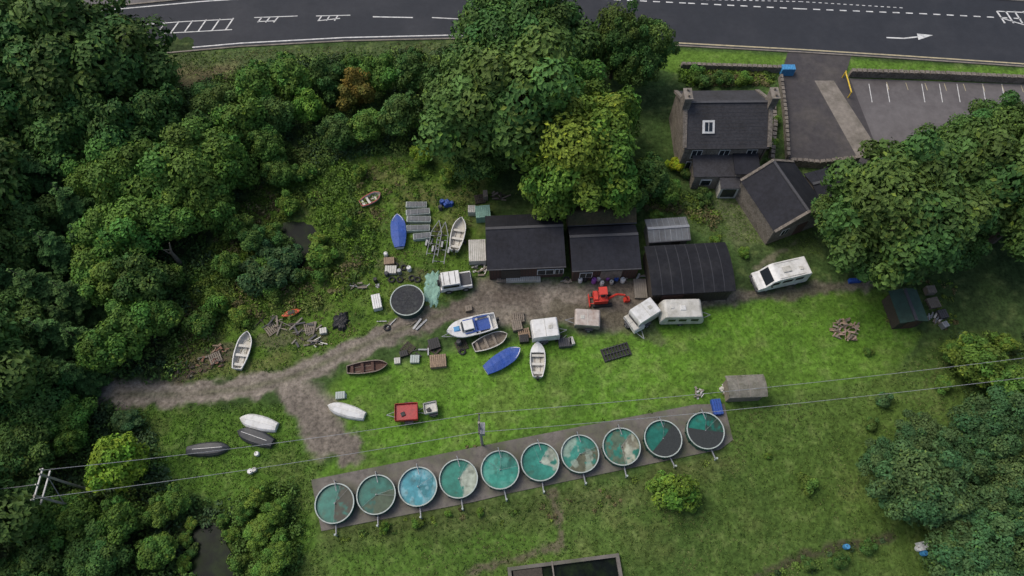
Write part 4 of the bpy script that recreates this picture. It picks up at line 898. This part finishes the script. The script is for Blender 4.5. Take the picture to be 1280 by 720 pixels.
for k in range(3):
    for i in range(9): b.box((-L_/2+L_*i/8+.05*k,0,.06+k*.08),(.1,1.4,.05),M_black)
    for j in (-.6,0,.6): b.box((0,j,.09+k*.08),(L_,.05,.03),M_dgrey)
b.done(c,yw+.1)
def tarp(name,pts,m,h=.25,seed=3):
    P_=GP(pts); cx=sum(p[0] for p in P_)/len(P_); cy=sum(p[1] for p in P_)/len(P_)
    rs=[]; per=[]; 
    for i in range(len(P_)):
        a_,b_=P_[i],P_[(i+1)%len(P_)]
        for k in range(6): t=k/6; per.append((a_[0]*(1-t)+b_[0]*t-cx,a_[1]*(1-t)+b_[1]*t-cy))
    b=B(name); R=9
    for r in range(R+1):
        f=1-r/R*.98; rr=[]
        for (x_,y_) in per:
            j=.85+.12*math.sin(x_*9+seed)+.08*math.sin(y_*13)
            z_=.02+(0 if r==0 else h*(.3+.7*float(fbm(np.array([x_*f*2+seed]),np.array([y_*f*2]),.7,60)[0]))*min(1,r/2))
            rr.append((x_*f*j,y_*f*j,z_))
        rs.append(rr)
    b.strip(rs,m,True); b.done((cx,cy))
tarp('fishing_net',[(530,340),(552,337),(560,352),(545,385),(534,388),(526,360)],M_teal,.2)
tarp('fishing_net',[(592,262),(608,258),(612,275),(596,280)],M_teal,.4)
tarp('black_tarpaulin',[(416,393),(434,388),(440,400),(430,417),(415,413)],M_black,.5)
tarp('blue_tarpaulin',[(551,252),(563,250),(568,258),(556,262)],M_blue,.5)
tarp('grey_tarpaulin',[(420,492),(433,490),(434,498),(422,499)],M_rim,.2)
def tyre(x,y):
    b=B('tyre'); rs=[]
    for i in range(18):
        a=2*math.pi*i/18; rs.append([((.28+.1*math.cos(t))*math.cos(a),(.28+.1*math.cos(t))*math.sin(a),.1+.1*math.sin(t)) for t in [2*math.pi*k/8 for k in range(8)]])
    rs.append(rs[0]); b.strip(rs,M_rubber,True); b.done(G(x,y))
for x,y in [(494,332),(505,335),(515,348),(522,350),(500,350),(708,350),(766,352),(484,410),(490,350),(578,440)]: tyre(x,y)
# ------------------------------------------------------------------ power line
HP=8.0
p1=G(603,556); b=B('utility_pole'); b.cyl((0,0,0),(0,0,HP),.14,M_pole,.1,10)
b.box((0,0,HP-.4),(.12,1.8,.12),M_dgrey)
for k in (-.8,0,.8): b.cyl((0,k,HP-.34),(0,k,HP-.1),.06,M_brick,.04,8)
b.box((.25,0,HP-2.2),(.4,1.0,.7),M_grey); b.box((0,0,HP-1.5),(.1,1.1,.1),M_dgrey)
b.done(p1,0)
A=G(116,614); Bq=(A[0]+.1,A[1]-1.7); b=B('h_frame_pole')
for q in (A,Bq): b.cyl((*q,0),(*q,HP),.12,M_pole,.09,10)
ax,ay=A; bx,by=Bq
for h in (HP-.2,HP-1.2): b.box(((ax+bx)/2,(ay+by)/2,h),(.12,2.7,.12),M_grey)
b.cyl((ax,ay,HP-1.2),(bx,by,HP-4.2),.04,M_grey)
for k in (-1.2,0,1.2): b.cyl(((ax+bx)/2,(ay+by)/2+k,HP-.15),((ax+bx)/2,(ay+by)/2+k,HP+.15),.07,M_cream,.05,8)
b.done()
def cable(p,q,sag,r=.02):
    b=B('power_cable'); N=24; rs=[]
    for i in range(N+1):
        t=i/N; x=p[0]+(q[0]-p[0])*t; y=p[1]+(q[1]-p[1])*t; z=p[2]+(q[2]-p[2])*t-sag*4*t*(1-t)
        rs.append([(x,y+r*math.cos(a),z+r*math.sin(a)) for a in (0,1.571,3.142,4.712)])
    b.strip(rs,M_cable,True); b.done()
L0=((ax+bx)/2,(ay+by)/2)
for k,e in ((-.8,(1330,466)),(.8,(1330,441))):
    q=G(*e,HP)
    cable((L0[0],L0[1]+k*1.4,HP+.1),(p1[0],p1[1]+k,HP-.1),1.0); cable((p1[0],p1[1]+k,HP-.1),(q[0],q[1],HP),1.2)
q=G(-150,620,HP); cable((L0[0],L0[1],HP+.1),(q[0],q[1],HP),.8)
